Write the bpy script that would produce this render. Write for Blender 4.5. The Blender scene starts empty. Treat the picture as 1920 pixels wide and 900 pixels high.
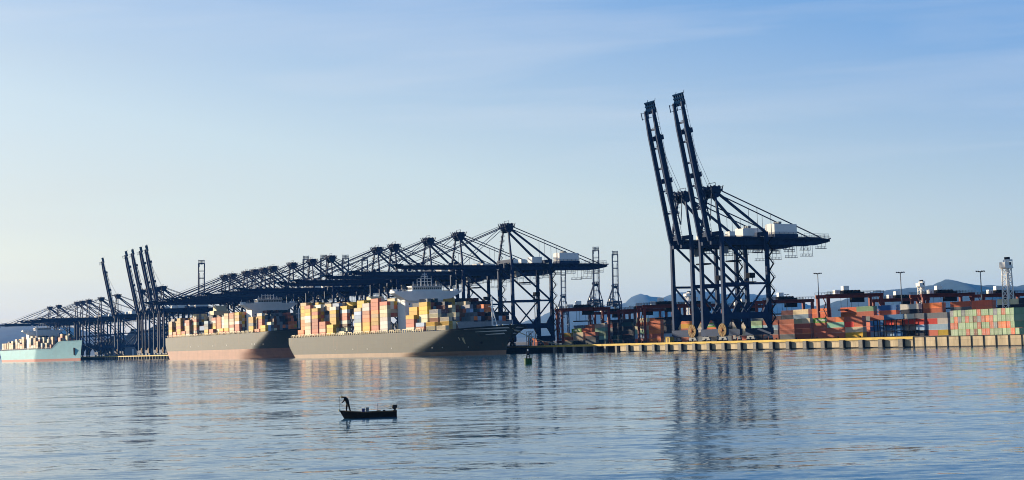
import bpy, math, random
from mathutils import Vector, Matrix
random.seed(7)
C = bpy.context.scene.collection
R = math.radians
sc = bpy.context.scene

# ------------------------------------------------------------------ camera
W0, H0, F = 1920.0, 900.0, 2637.0
CAM = Vector((0, 0, 7.7))
PITCH, ROLL = math.atan(190 / F), math.atan(.031)
fwd = Vector((0, math.cos(PITCH), math.sin(PITCH)))
rt0, up0 = Vector((1, 0, 0)), Vector((0, -math.sin(PITCH), math.cos(PITCH)))
rt = rt0 * math.cos(ROLL) - up0 * math.sin(ROLL)
up = up0 * math.cos(ROLL) + rt0 * math.sin(ROLL)
cd = bpy.data.cameras.new('camera')
cam = bpy.data.objects.new('camera', cd)
C.objects.link(cam)
cd.sensor_width = 36
cd.lens = 36 * F / W0
cd.clip_start, cd.clip_end = 1, 40000
M = Matrix((rt, up, -fwd)).transposed().to_4x4()
M.translation = CAM
cam.matrix_world = M
sc.camera = cam

def ray(px, py):
    return fwd + rt * ((px - W0 / 2) / F) + up * ((H0 / 2 - py) / F)
def at_y(px, py, Y):                       # point of the pixel's ray at distance Y
    r = ray(px, py)
    return CAM + r * (Y / r.y)
def at_z(px, py, z=0.0):
    r = ray(px, py)
    return CAM + r * ((z - CAM.z) / r.z)
def project(p):
    v = Vector(p) - CAM
    zc = v.dot(fwd)
    return W0 / 2 + F * v.dot(rt) / zc, H0 / 2 - F * v.dot(up) / zc

# quay frame: t runs along the quay (away, to the left), o towards the water
RZ = R(119.3)
D = Vector((math.cos(RZ), math.sin(RZ), 0))
N = Vector((-math.sin(RZ), math.cos(RZ), 0))
P0 = Vector((102, 720, 0))
ZQ = 4.4
def Q(t, o, z=0.0):
    return P0 + D * t + N * o + Vector((0, 0, z))
def t_at(px, o, z=5.0):                    # where along the quay a pixel column falls
    lo, hi = -420.0, 4000.0
    for _ in range(60):
        m = (lo + hi) / 2
        if project(Q(m, o, z))[0] > px: lo = m
        else: hi = m
    return lo

# ------------------------------------------------------------------ materials
PAINT = .78
def mat(name, col, rough=.55, metal=0.0, vary=.12, scale=.6, objcol=False, attr=None, streak=False, spec=.5):
    m = bpy.data.materials.new(name)
    m.use_nodes = True
    nt = m.node_tree
    b = nt.nodes['Principled BSDF']
    gloss = name in ('dark_window', 'harbour_water', 'blue_plastic')
    b.inputs['Roughness'].default_value = rough if gloss else max(rough, .72)
    b.inputs['Metallic'].default_value = metal
    b.inputs['Specular IOR Level'].default_value = spec if gloss else spec * .4
    tc = nt.nodes.new('ShaderNodeTexCoord')
    mp = nt.nodes.new('ShaderNodeMapping')
    mp.inputs['Scale'].default_value = (1, 1, .25 if streak else 1)
    nt.links.new(tc.outputs['Object'], mp.inputs['Vector'])
    nz = nt.nodes.new('ShaderNodeTexNoise')
    nz.inputs['Scale'].default_value = scale
    nz.inputs['Detail'].default_value = 5
    nz.inputs['Roughness'].default_value = .65
    nt.links.new(mp.outputs['Vector'], nz.inputs['Vector'])
    mr = nt.nodes.new('ShaderNodeMapRange')
    mr.inputs['From Min'].default_value = .3
    mr.inputs['From Max'].default_value = .7
    mr.inputs['To Min'].default_value = 1 - vary
    mr.inputs['To Max'].default_value = 1 + vary
    nt.links.new(nz.outputs['Fac'], mr.inputs['Value'])
    mx = nt.nodes.new('ShaderNodeVectorMath')
    mx.operation = 'SCALE'
    nt.links.new(mr.outputs['Result'], mx.inputs['Scale'])
    if objcol:
        s = nt.nodes.new('ShaderNodeObjectInfo')
        nt.links.new(s.outputs['Color'], mx.inputs[0])
    elif attr:
        s = nt.nodes.new('ShaderNodeAttribute')
        s.attribute_name = attr
        nt.links.new(s.outputs['Color'], mx.inputs[0])
    else:
        mx.inputs[0].default_value = [c * PAINT for c in col[:3]]
    nt.links.new(mx.outputs['Vector'], b.inputs['Base Color'])
    return m

def plates(m, seam=.80, rust=.5):
    nt = m.node_tree; L = nt.links.new
    b = nt.nodes['Principled BSDF']
    src = b.inputs['Base Color'].links[0].from_socket
    tc = nt.nodes.new('ShaderNodeTexCoord')
    sp = nt.nodes.new('ShaderNodeSeparateXYZ'); cb = nt.nodes.new('ShaderNodeCombineXYZ')
    L(tc.outputs['Object'], sp.inputs[0]); L(sp.outputs['X'], cb.inputs['X']); L(sp.outputs['Z'], cb.inputs['Y'])
    br = nt.nodes.new('ShaderNodeTexBrick')
    br.inputs['Color1'].default_value = (1, 1, 1, 1); br.inputs['Color2'].default_value = (.86, .87, .88, 1)
    br.inputs['Mortar'].default_value = (seam, seam, seam, 1)
    br.inputs['Scale'].default_value = 1; br.inputs['Brick Width'].default_value = 11.0; br.inputs['Row Height'].default_value = 2.9
    br.inputs['Mortar Size'].default_value = .10
    L(cb.outputs[0], br.inputs['Vector'])
    mu = nt.nodes.new('ShaderNodeMix'); mu.data_type = 'RGBA'; mu.blend_type = 'MULTIPLY'; mu.inputs['Factor'].default_value = 1
    L(src, mu.inputs['A']); L(br.outputs['Color'], mu.inputs['B'])
    mp = nt.nodes.new('ShaderNodeMapping'); mp.inputs['Scale'].default_value = (.55, .55, .05)
    L(tc.outputs['Object'], mp.inputs['Vector'])
    nz = nt.nodes.new('ShaderNodeTexNoise'); nz.inputs['Scale'].default_value = 1; nz.inputs['Detail'].default_value = 6
    L(mp.outputs['Vector'], nz.inputs['Vector'])
    mr = nt.nodes.new('ShaderNodeMapRange'); mr.inputs['From Min'].default_value = .60; mr.inputs['From Max'].default_value = .78; mr.inputs['To Max'].default_value = rust
    L(nz.outputs['Fac'], mr.inputs['Value'])
    mx = nt.nodes.new('ShaderNodeMix'); mx.data_type = 'RGBA'; mx.inputs['B'].default_value = (.20, .075, .025, 1)
    L(mr.outputs['Result'], mx.inputs['Factor']); L(mu.outputs['Result'], mx.inputs['A']); L(mx.outputs['Result'], b.inputs['Base Color'])
MT = {}
MT['navy'] = mat('navy_steel', (.006, .029, .085), .5, vary=.25, scale=.25, spec=.25)
MT['navy_far'] = MT['navy']
MT['tip'] = mat('matte_navy', (.006, .022, .06), 1.0, vary=.2, spec=0.0)
MT['white'] = mat('white_paint', (.78, .78, .76), .45, vary=.06, scale=.3)
MT['cream'] = mat('cream_paint', (.60, .52, .33), .5, vary=.08)
MT['yellow'] = mat('yellow_paint', (.19, .115, .02), .5, vary=.18)
MT['kerb'] = mat('yellow_kerb_paint', (.56, .38, .06), .6, vary=.2, scale=.3)
MT['dark'] = mat('dark_metal', (.014, .016, .022), .8, vary=.2, spec=.03)
MT['rubber'] = mat('black_rubber', (.03, .03, .032), .75, vary=.3)
MT['fender'] = mat('fender_face', (.14, .135, .125), .7, vary=.25, scale=1.2)
MT['maroon'] = mat('maroon_steel', (.15, .022, .013), .5, vary=.3, scale=.4)
MT['rust'] = mat('rust', (.30, .10, .03), .8, vary=.3)
MT['hull'] = mat('grey_hull_paint', (.043, .053, .048), .5, vary=.10, scale=.10, streak=True)
MT['boot'] = mat('faded_red_boot', (.32, .15, .105), .6, vary=.16, scale=.12, streak=True)
MT['boot_pale'] = mat('pale_boot', (.30, .205, .14), .6, vary=.14, scale=.12, streak=True)
MT['teal'] = mat('teal_hull_paint', (.13, .45, .52), .4, vary=.06, scale=.08, streak=True)
MT['boot_red'] = mat('red_boot', (.42, .10, .07), .55, vary=.12, scale=.15)
MT['deck'] = mat('deck_paint', (.16, .17, .17), .7)
MT['glass'] = mat('dark_window', (.02, .03, .04), .15, vary=.05)
MT['concrete'] = mat('quay_concrete', (.46, .37, .24), .8, vary=.30, scale=.35, streak=True)
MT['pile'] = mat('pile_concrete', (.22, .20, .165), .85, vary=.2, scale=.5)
MT['soffit'] = mat('shade_tide_concrete', (.05, .05, .05), .9, vary=.3)  # under-deck shade put into the colour; also tide band and ribs
MT['asphalt'] = mat('yard_asphalt', (.07, .067, .064), .85, vary=.25, scale=.05)
MT['cont'] = mat('container_paint', (1, 1, 1), .45, vary=.13, scale=.5, objcol=True, streak=True)
MT['cont_mass'] = mat('container_paint_mass', (1, 1, 1), .45, vary=.13, scale=.5, attr='Col', streak=True)
MT['rods'] = mat('galvanised_rods', (.45, .45, .44), .4, vary=.15)
MT['letter'] = mat('white_lettering', (.8, .8, .78), .5, vary=.02)
MT['grey'] = mat('grey_paint', (.22, .24, .26), .5)
MT['lattice'] = mat('white_lattice_paint', (.84, .82, .77), .5, vary=.08)
MT['shed'] = mat('grey_blue_cladding', (.17, .21, .26), .6, vary=.06)
MT['green'] = mat('green_buoy_paint', (.012, .075, .012), .45, vary=.2, scale=1.5)
MT['boat'] = mat('dark_boat_paint', (.020, .019, .017), .5, vary=.3, scale=2)
MT['boatrim'] = mat('weathered_wood_rim', (.12, .08, .045), .6, vary=.3, scale=4)
MT['cloth'] = mat('dark_work_clothes', (.015, .016, .018), .85, vary=.3, scale=6)
MT['skin'] = mat('skin', (.28, .15, .10), .55, vary=.05)
MT['straw'] = mat('straw_hat', (.62, .52, .27), .8, vary=.1, scale=8)
MT['blue'] = mat('blue_plastic', (.02, .05, .20), .4, vary=.05)
MT['lime'] = mat('lime_container', (.24, .52, .08), .5)
MT['rope'] = mat('mooring_rope', (.42, .35, .22), .9)
MT['feather'] = mat('white_feather', (.8, .8, .78), .7)

plates(MT['hull'], .72, .35); plates(MT['boot'], .8, .6); plates(MT['boot_pale'], .8, .5); plates(MT['teal'], .88, .12)
plates(MT['concrete'], .75, .25)
def hill_mat(name, c1, c2):
    m = mat(name, c1, .95, vary=.35, scale=.012)
    return m
MT['hill'] = hill_mat('hill_forest', (.018, .034, .026), None)

# ------------------------------------------------------------------ mesh builder
class MB:
    def __init__(s):
        s.v, s.f, s.m, s.mi, s.c = [], [], [], 0, None
        s.cols = []
    def face(s, idx):
        s.f.append(tuple(idx)); s.m.append(s.mi); s.cols.append(s.c)
    def box(s, x0, x1, y0, y1, z0, z1):
        b = len(s.v)
        s.v += [(x0,y0,z0),(x1,y0,z0),(x1,y1,z0),(x0,y1,z0),(x0,y0,z1),(x1,y0,z1),(x1,y1,z1),(x0,y1,z1)]
        for q in ((0,3,2,1),(4,5,6,7),(0,1,5,4),(1,2,6,5),(2,3,7,6),(3,0,4,7)):
            s.face([b + i for i in q])
        return s
    def beam(s, p, q, w, h=None, w2=None, h2=None, upv=(0, 0, 1)):   # rectangular bar, may taper
        h = h or w; w2 = w2 or w; h2 = h2 or h
        p, q = Vector(p), Vector(q)
        d = (q - p).normalized()
        u = Vector(upv)
        if abs(d.dot(u)) > .97: u = Vector((0, 1, 0))
        a = d.cross(u).normalized(); c = a.cross(d).normalized()
        b = len(s.v)
        for (o, ww, hh) in ((p, w, h), (q, w2, h2)):
            for (i, j) in ((-1,-1),(1,-1),(1,1),(-1,1)):
                s.v.append(tuple(o + a * (i * ww / 2) + c * (j * hh / 2)))
        for k in ((0,1,2,3),(7,6,5,4),(0,4,5,1),(1,5,6,2),(2,6,7,3),(3,7,4,0)):
            s.face([b + i for i in k])
        return s
    def tube(s, p, q, r, n=8, r2=None):
        r2 = r if r2 is None else r2
        p, q = Vector(p), Vector(q)
        d = (q - p).normalized()
        u = Vector((0, 0, 1)) if abs(d.z) < .9 else Vector((1, 0, 0))
        a = d.cross(u).normalized(); c = a.cross(d)
        b = len(s.v)
        for (o, rr) in ((p, r), (q, r2)):
            for k in range(n):
                t = 2 * math.pi * k / n
                s.v.append(tuple(o + a * (rr * math.cos(t)) + c * (rr * math.sin(t))))
        for k in range(n):
            s.face((b + k, b + (k + 1) % n, b + n + (k + 1) % n, b + n + k))
        s.face([b + k for k in range(n)][::-1]); s.face([b + n + k for k in range(n)])
        return s
    def prism(s, poly, axis, a0, a1):      # poly in the two other axes, in order
        b = len(s.v); n = len(poly)
        for a in (a0, a1):
            for (u, w) in poly:
                s.v.append((a, u, w) if axis == 'x' else (u, a, w) if axis == 'y' else (u, w, a))
        for k in range(n):
            s.face((b + k, b + (k + 1) % n, b + n + (k + 1) % n, b + n + k))
        s.face([b + k for k in range(n)][::-1]); s.face([b + n + k for k in range(n)])
        return s
    def grid(s, rows, close=False):        # rows of equal length of points
        b = len(s.v); n = len(rows[0])
        for r in rows: s.v += [tuple(p) for p in r]
        for i in range(len(rows) - 1):
            for j in range(n - (0 if close else 1)):
                k = (j + 1) % n
                s.face((b + i*n + j, b + i*n + k, b + (i+1)*n + k, b + (i+1)*n + j))
        return s
    def build(s, name, mats, parent=None, loc=None, rz=None, smooth=False):
        me = bpy.data.meshes.new(name)
        me.from_pydata(s.v, [], s.f)
        for m in (mats if isinstance(mats, (list, tuple)) else [mats]): me.materials.append(m)
        me.polygons.foreach_set('material_index', s.m)
        if smooth: me.polygons.foreach_set('use_smooth', [True] * len(s.f))
        if any(c is not None for c in s.cols):
            at = me.color_attributes.new('Col', 'FLOAT_COLOR', 'CORNER')
            buf = []
            for f, c in zip(s.f, s.cols): buf += list(c) * len(f)
            at.data.foreach_set('color', buf)
        me.update()
        o = bpy.data.objects.new(name, me)
        C.objects.link(o)
        if parent is not None: o.parent = parent
        if loc is not None: o.location = loc
        if rz is not None: o.rotation_euler = (0, 0, rz)
        return o

def tag(o, label=None, cat=None, group=None, kind=None):
    if label: o['label'] = label
    if cat: o['category'] = cat
    if group: o['group'] = group
    if kind: o['kind'] = kind
    return o
def empty(name, loc=(0, 0, 0), rz=0):
    o = bpy.data.objects.new(name, None)
    C.objects.link(o)
    o.location = loc; o.rotation_euler = (0, 0, rz)
    return o
KIDS = {}
def index_children():
    KIDS.clear()
    for o in bpy.data.objects:
        if o.parent: KIDS.setdefault(o.parent.name, []).append(o)
def copy_tree(o, parent=None):
    c = o.copy(); C.objects.link(c)
    if parent is not None: c.parent = parent
    for ch in KIDS.get(o.name, []): copy_tree(ch, c)
    return c
ORD = ['', 'first', 'second', 'third', 'fourth', 'fifth', 'sixth', 'seventh', 'eighth', 'ninth', 'tenth', 'eleventh', 'twelfth',
       'thirteenth', 'fourteenth', 'fifteenth', 'sixteenth', 'seventeenth', 'eighteenth', 'nineteenth', 'twentieth']
TENS = {2: 'twenty', 3: 'thirty', 4: 'forty', 5: 'fifty'}
def nth(n):
    if n <= 20: return ORD[n]
    a, b = divmod(n, 10)
    return (TENS[a] + '-' + ORD[b]) if b else {3: 'thirtieth', 4: 'fortieth', 5: 'fiftieth'}[a]

# ------------------------------------------------------------------ sky, sun, haze
SUN_EL = R(14)
PHI = R(23)                                 # sun's angle off the quay line, towards the water
sh = D * math.cos(PHI) + N * math.sin(PHI)
S = Vector((sh.x * math.cos(SUN_EL), sh.y * math.cos(SUN_EL), math.sin(SUN_EL)))
w = bpy.data.worlds.new('World')
sc.world = w
w.use_nodes = True
nt = w.node_tree
bg = nt.nodes['Background']
sky = nt.nodes.new('ShaderNodeTexSky')
sky.sky_type = 'NISHITA'
sky.sun_disc = False
sky.sun_elevation = SUN_EL
sky.sun_rotation = math.atan2(S.x, S.y)
sky.air_density, sky.dust_density, sky.ozone_density = 1.0, .45, 2.0
tc = nt.nodes.new('ShaderNodeTexCoord')
mp = nt.nodes.new('ShaderNodeMapping')
mp.inputs['Scale'].default_value = (1.2, 1.2, 9)
mp.inputs['Rotation'].default_value = (R(3), R(4), R(10))
nz = nt.nodes.new('ShaderNodeTexNoise')
nz.inputs['Scale'].default_value = 2.2
nz.inputs['Detail'].default_value = 7
nz.inputs['Roughness'].default_value = .52
rp = nt.nodes.new('ShaderNodeMapRange')
rp.inputs['From Min'].default_value = .42
rp.inputs['From Max'].default_value = .80
rp.inputs['To Min'].default_value = .52
rp.inputs['To Max'].default_value = .66
mixc = nt.nodes.new('ShaderNodeMix')
mixc.data_type = 'RGBA'
sepz = nt.nodes.new('ShaderNodeSeparateXYZ')
veil = nt.nodes.new('ShaderNodeValToRGB')
veil.color_ramp.elements[0].position, veil.color_ramp.elements[0].color = .0, (.56, .495, .41, 1)
veil.color_ramp.elements[1].position, veil.color_ramp.elements[1].color = .30, (.02, .215, .60, 1)
e_ = veil.color_ramp.elements.new(.11); e_.color = (.50, .53, .52, 1)
vsc = nt.nodes.new('ShaderNodeVectorMath'); vsc.operation = 'SCALE'; vsc.inputs['Scale'].default_value = 10
L = nt.links.new
L(tc.outputs['Generated'], sepz.inputs[0])
mx_ = nt.nodes.new('ShaderNodeMath'); mx_.operation = 'MULTIPLY_ADD'; mx_.inputs[1].default_value = .20
L(sepz.outputs['X'], mx_.inputs[0]); L(sepz.outputs['Z'], mx_.inputs[2]); L(mx_.outputs[0], veil.inputs['Fac'])
L(veil.outputs['Color'], vsc.inputs[0]); L(vsc.outputs['Vector'], mixc.inputs['B'])
L(tc.outputs['Generated'], mp.inputs['Vector']); L(mp.outputs['Vector'], nz.inputs['Vector'])
L(nz.outputs['Fac'], rp.inputs['Value']); L(rp.outputs['Result'], mixc.inputs['Factor'])
L(sky.outputs['Color'], mixc.inputs['A'])
mp2 = nt.nodes.new('ShaderNodeMapping')
mp2.inputs['Scale'].default_value = (1.0, 1.4, 14)
mp2.inputs['Rotation'].default_value = (R(-5), R(6), R(30))
mp2.inputs['Location'].default_value = (.7, .2, .4)
nz2 = nt.nodes.new('ShaderNodeTexNoise')
nz2.inputs['Scale'].default_value = 1.7
nz2.inputs['Detail'].default_value = 8
nz2.inputs['Roughness'].default_value = .55
nz2.inputs['Distortion'].default_value = .6
rp2 = nt.nodes.new('ShaderNodeMapRange')
rp2.inputs['From Min'].default_value = .46
rp2.inputs['From Max'].default_value = .78
rp2.inputs['To Max'].default_value = .34
cir = nt.nodes.new('ShaderNodeMix')
cir.data_type = 'RGBA'
cir.inputs['B'].default_value = (5.6, 5.75, 6.0, 1)
L(tc.outputs['Generated'], mp2.inputs['Vector']); L(mp2.outputs['Vector'], nz2.inputs['Vector'])
L(nz2.outputs['Fac'], rp2.inputs['Value']); L(rp2.outputs['Result'], cir.inputs['Factor'])
L(mixc.outputs['Result'], cir.inputs['A']); L(cir.outputs['Result'], bg.inputs['Color'])
bg.inputs['Strength'].default_value = .053
sd = bpy.data.lights.new('sun', 'SUN')
so = bpy.data.objects.new('sun', sd)
C.objects.link(so)
sd.energy = 5.0
sd.angle = R(.5)
sd.color = (1, .83, .60)
so.rotation_euler = (-S).to_track_quat('-Z', 'Y').to_euler()
so.location = (-200, 300, 300)

HAZE = 0.000024
hz = MB().box(-14000, 14000, -40, 20000, -3, 620)
hm = bpy.data.materials.new('haze_air')
hm.use_nodes = True
hm.node_tree.nodes.clear()
ho = hm.node_tree.nodes.new('ShaderNodeOutputMaterial')
hv = hm.node_tree.nodes.new('ShaderNodeVolumePrincipled')
hv.inputs['Color'].default_value = (.10, .36, .90, 1)
hv.inputs['Density'].default_value = HAZE
hv.inputs['Anisotropy'].default_value = 0
hm.node_tree.links.new(hv.outputs['Volume'], ho.inputs['Volume'])
if HAZE:
    tag(hz.build('haze', hm), 'pale blue morning haze over the harbour', None, None, 'stuff')

# ------------------------------------------------------------------ water
def water_mat():
    m = bpy.data.materials.new('harbour_water')
    m.use_nodes = True
    nt = m.node_tree
    L = nt.links.new
    b = nt.nodes['Principled BSDF']
    b.inputs['Base Color'].default_value = (.022, .08, .14, 1)
    b.inputs['Roughness'].default_value = .06
    b.inputs['IOR'].default_value = 1.333
    geo = nt.nodes.new('ShaderNodeNewGeometry')
    def vm(op, a, bb):
        n = nt.nodes.new('ShaderNodeVectorMath'); n.operation = op
        for i, x in enumerate((a, bb)):
            if isinstance(x, (tuple, list)): n.inputs[i].default_value = x
            elif isinstance(x, (int, float)): n.inputs['Scale'].default_value = x
            else: L(x, n.inputs[i if op != 'SCALE' or i == 0 else 'Scale'])
        return n.outputs['Vector']
    def noise(scale, rot, detail, rough=.5):
        mp = nt.nodes.new('ShaderNodeMapping')
        mp.inputs['Scale'].default_value = scale
        mp.inputs['Rotation'].default_value = (0, 0, rot)
        L(geo.outputs['Position'], mp.inputs['Vector'])
        n = nt.nodes.new('ShaderNodeTexNoise')
        n.inputs['Scale'].default_value = 1
        n.inputs['Detail'].default_value = detail
        n.inputs['Roughness'].default_value = rough
        n.inputs['Distortion'].default_value = .4
        L(mp.outputs['Vector'], n.inputs['Vector'])
        return n
    half = (.5, .5, .5)
    swell = vm('MULTIPLY', vm('SUBTRACT', noise((.04, .13, 1), R(12), 2).outputs['Color'], half), (.07, .13, 0))
    rip = vm('MULTIPLY', vm('SUBTRACT', noise((.26, .85, 1), R(-8), 3, .6).outputs['Color'], half), (.16, .25, 0))
    fine = vm('MULTIPLY', vm('SUBTRACT', noise((1.3, 3.2, 1), R(12), 3, .6).outputs['Color'], half), (.11, .16, 0))
    patch = noise((.006, .018, 1), R(5), 4, .6)
    pr = nt.nodes.new('ShaderNodeMapRange')
    pr.inputs['From Min'].default_value = .35
    pr.inputs['From Max'].default_value = .65
    pr.inputs['To Min'].default_value = .45
    pr.inputs['To Max'].default_value = 1.25
    L(patch.outputs['Fac'], pr.inputs['Value'])
    s = vm('ADD', swell, vm('SCALE', vm('ADD', rip, fine), pr.outputs['Result']))
    nrm = vm('NORMALIZE', vm('ADD', s, (0, -.022, 1)), (0, 0, 0))
    L(nrm, b.inputs['Normal'])
    return m
MT['water'] = water_mat()
wb = MB()
wb.v = [(-13500, -30, 0), (13500, -30, 0), (13500, 19500, 0), (-13500, 19500, 0)]
wb.face((0, 1, 2, 3))
tag(wb.build('water', MT['water']), 'rippled blue harbour water', None, None, 'structure')

# ------------------------------------------------------------------ land and quay
E = [(t_at(1930, 12, 2) - 330, 17), (t_at(1718, 10, 2), 11.5), (t_at(1040, 6, 2), 6), (2050, 6)]
def edge_o(t):
    for (a, oa), (b, ob) in zip(E, E[1:]):
        if t <= b: return oa + (ob - oa) * (t - a) / (b - a)
    return E[-1][1]
land = MB()
ring = [Q(t, o - 1.2, ZQ - .004) for t, o in E] + [Vector((-3500, 19300, ZQ - .004)), Vector((13000, 19300, ZQ - .004)), Vector((13000, 200, ZQ - .004))]
land.v = [tuple(p) for p in ring]
land.face(range(len(ring)))
tag(land.build('yard_ground', MT['asphalt']), 'asphalt container yard behind the quay', None, None, 'structure')

T0, T_OPEN0, T_OPEN1, T_RIB = E[0][0], t_at(1166, 6, 2), t_at(1040, 6, 2), E[1][0]
qb = MB()
def strip(t0, t1, o_out, o_in, z0, z1, n=10, mi=0):
    qb.mi = mi
    for i in range(n):
        a, b = t0 + (t1 - t0) * i / n, t0 + (t1 - t0) * (i + 1) / n
        ea, eb = edge_o(a), edge_o(b)
        P = [Q(a, ea + o_out, z0), Q(b, eb + o_out, z0), Q(b, eb + o_in, z0), Q(a, ea + o_in, z0)]
        v0 = len(qb.v)
        qb.v += [tuple(p) for p in P] + [(p.x, p.y, z1) for p in P]
        for q in ((0,3,2,1),(4,5,6,7),(0,1,5,4),(2,3,7,6)) + (((3,0,4,7),) if i == 0 else ()) + (((1,2,6,5),) if i == n - 1 else ()):
            qb.face([v0 + k for k in q])
strip(T0, T_RIB, .0, -1.5, -3, ZQ, 8, 0)                 # ribbed concrete wall at the near end
strip(T_RIB, T_OPEN0, -.35, -1.5, .55, ZQ - 1.0, 12, 0)   # cream wall
strip(T_RIB, T_OPEN0, -.8, -1.5, -3, .55, 12, 3)
strip(T_RIB, 2050, .0, -1.5, ZQ - 1.0, ZQ - .85, 30, 0)   # slab edge
strip(T_RIB, 2050, .12, -.9, ZQ - .85, ZQ + .22, 30, 1)   # yellow kerb
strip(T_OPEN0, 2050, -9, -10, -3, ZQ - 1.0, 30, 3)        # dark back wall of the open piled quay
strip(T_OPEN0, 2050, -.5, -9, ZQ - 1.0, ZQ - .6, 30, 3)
qb.mi = 3
n_r = 62
for i in range(n_r + 1):                                  # dark sheet-pile ribs on the near wall
    t = T0 + (T_RIB - T0) * i / n_r
    if i % 1 == 0:
        a = Q(t, edge_o(t) + .12, -3); b = Q(t, edge_o(t) + .12, ZQ + .05)
        qb.beam(a, b, .34, .30, upv=D)
for i in range(0, n_r, 1):
    t = T0 + (T_RIB - T0) * (i + .08) / n_r; t2 = T0 + (T_RIB - T0) * (i + .92) / n_r
    qb.beam(Q(t, edge_o(t) + .12, ZQ + .02), Q(t2, edge_o(t2) + .12, ZQ + .02), .26, .22)
strip(T0, T_RIB, .05, -.1, -.4, .45, 8, 3)                # tide-stained foot
quay = tag(qb.build('quay', [MT['concrete'], MT['kerb'], MT['pile'], MT['soffit']]), 'pale concrete quay with a yellow edge', None, None, 'structure')

# square piles of the open part (two groups: right end and the gap between the ships)
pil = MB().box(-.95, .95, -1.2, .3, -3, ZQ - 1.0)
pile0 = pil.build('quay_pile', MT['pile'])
pts = []
k = 0
t = T_OPEN0 + 4
while t < T_OPEN1 + 4:
    pts.append((t, 'right')); t += 11.6
ta, tb = t_at(345, 8, 2), t_at(198, 8, 2)
t = ta
while t < tb + 20:
    pts.append((t, 'left')); t += 12.4
cnt = {'right': 0, 'left': 0}
for i, (t, side) in enumerate(pts):
    o = pile0 if i == 0 else pile0.copy()
    if i: C.objects.link(o)
    cnt[side] += 1
    o.location = Q(t, edge_o(t) - .2, 0); o.rotation_euler.z = RZ
    where = 'beside the nearer bow' if side == 'right' else 'between teal and grey ships'
    tag(o, '%s concrete pile from right under the deck, %s' % (nth(cnt[side]), where), 'quay pile', 'square piles under the quay deck')

bo = MB().tube((0, 0, 0), (0, 0, .55), .32, 12, .26)
bo.tube((0, 0, .55), (0, 0, .8), .46, 12, .40)
bo.beam((-.2, 0, .66), (.75, 0, .7), .3)
bo0 = bo.build('mooring_bollard', MT['dark'])
k = 0
for i in range(22):
    t = T_RIB + 4 + i * 14.3
    if t > T_OPEN1: break
    o = bo0 if i == 0 else bo0.copy()
    if i: C.objects.link(o)
    o.location = Q(t, edge_o(t) - .75, ZQ + .22); o.rotation_euler.z = RZ
    tag(o, '%s dark mooring bollard from the right on the yellow quay edge' % nth(i + 1), 'bollard', 'bollards on the quay edge')
fb = MB()
fb.mi = 0; fb.box(-1.35, 1.35, .1, 1.35, .15, 3.75)
fb.mi = 1
fb.box(-1.2, 1.2, 1.352, 1.45, .3, 3.6)
for zz in (.9, 2.9): fb.tube((1.36, .9, zz), (1.6, .9, zz), .35)
fd0 = fb.build('dock_fender', [MT['rubber'], MT['fender']])
fpx = [1176,1201,1225,1250,1275,1301,1328,1356,1386,1415,1446,1477,1509,1543,1578,1614,1651,1689]
for i, px in enumerate(fpx):
    o = fd0 if i == 0 else fd0.copy()
    if i: C.objects.link(o)
    t = t_at(px, 9, 2)
    t = t_at(px, edge_o(t) + 1, 2)
    o.location = Q(t, edge_o(t) - .3, 0); o.rotation_euler.z = RZ
    tag(o, '%s grey block fender from the left along the cream quay wall' % nth(i + 1), 'fender', 'block fenders on the quay wall')

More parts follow.
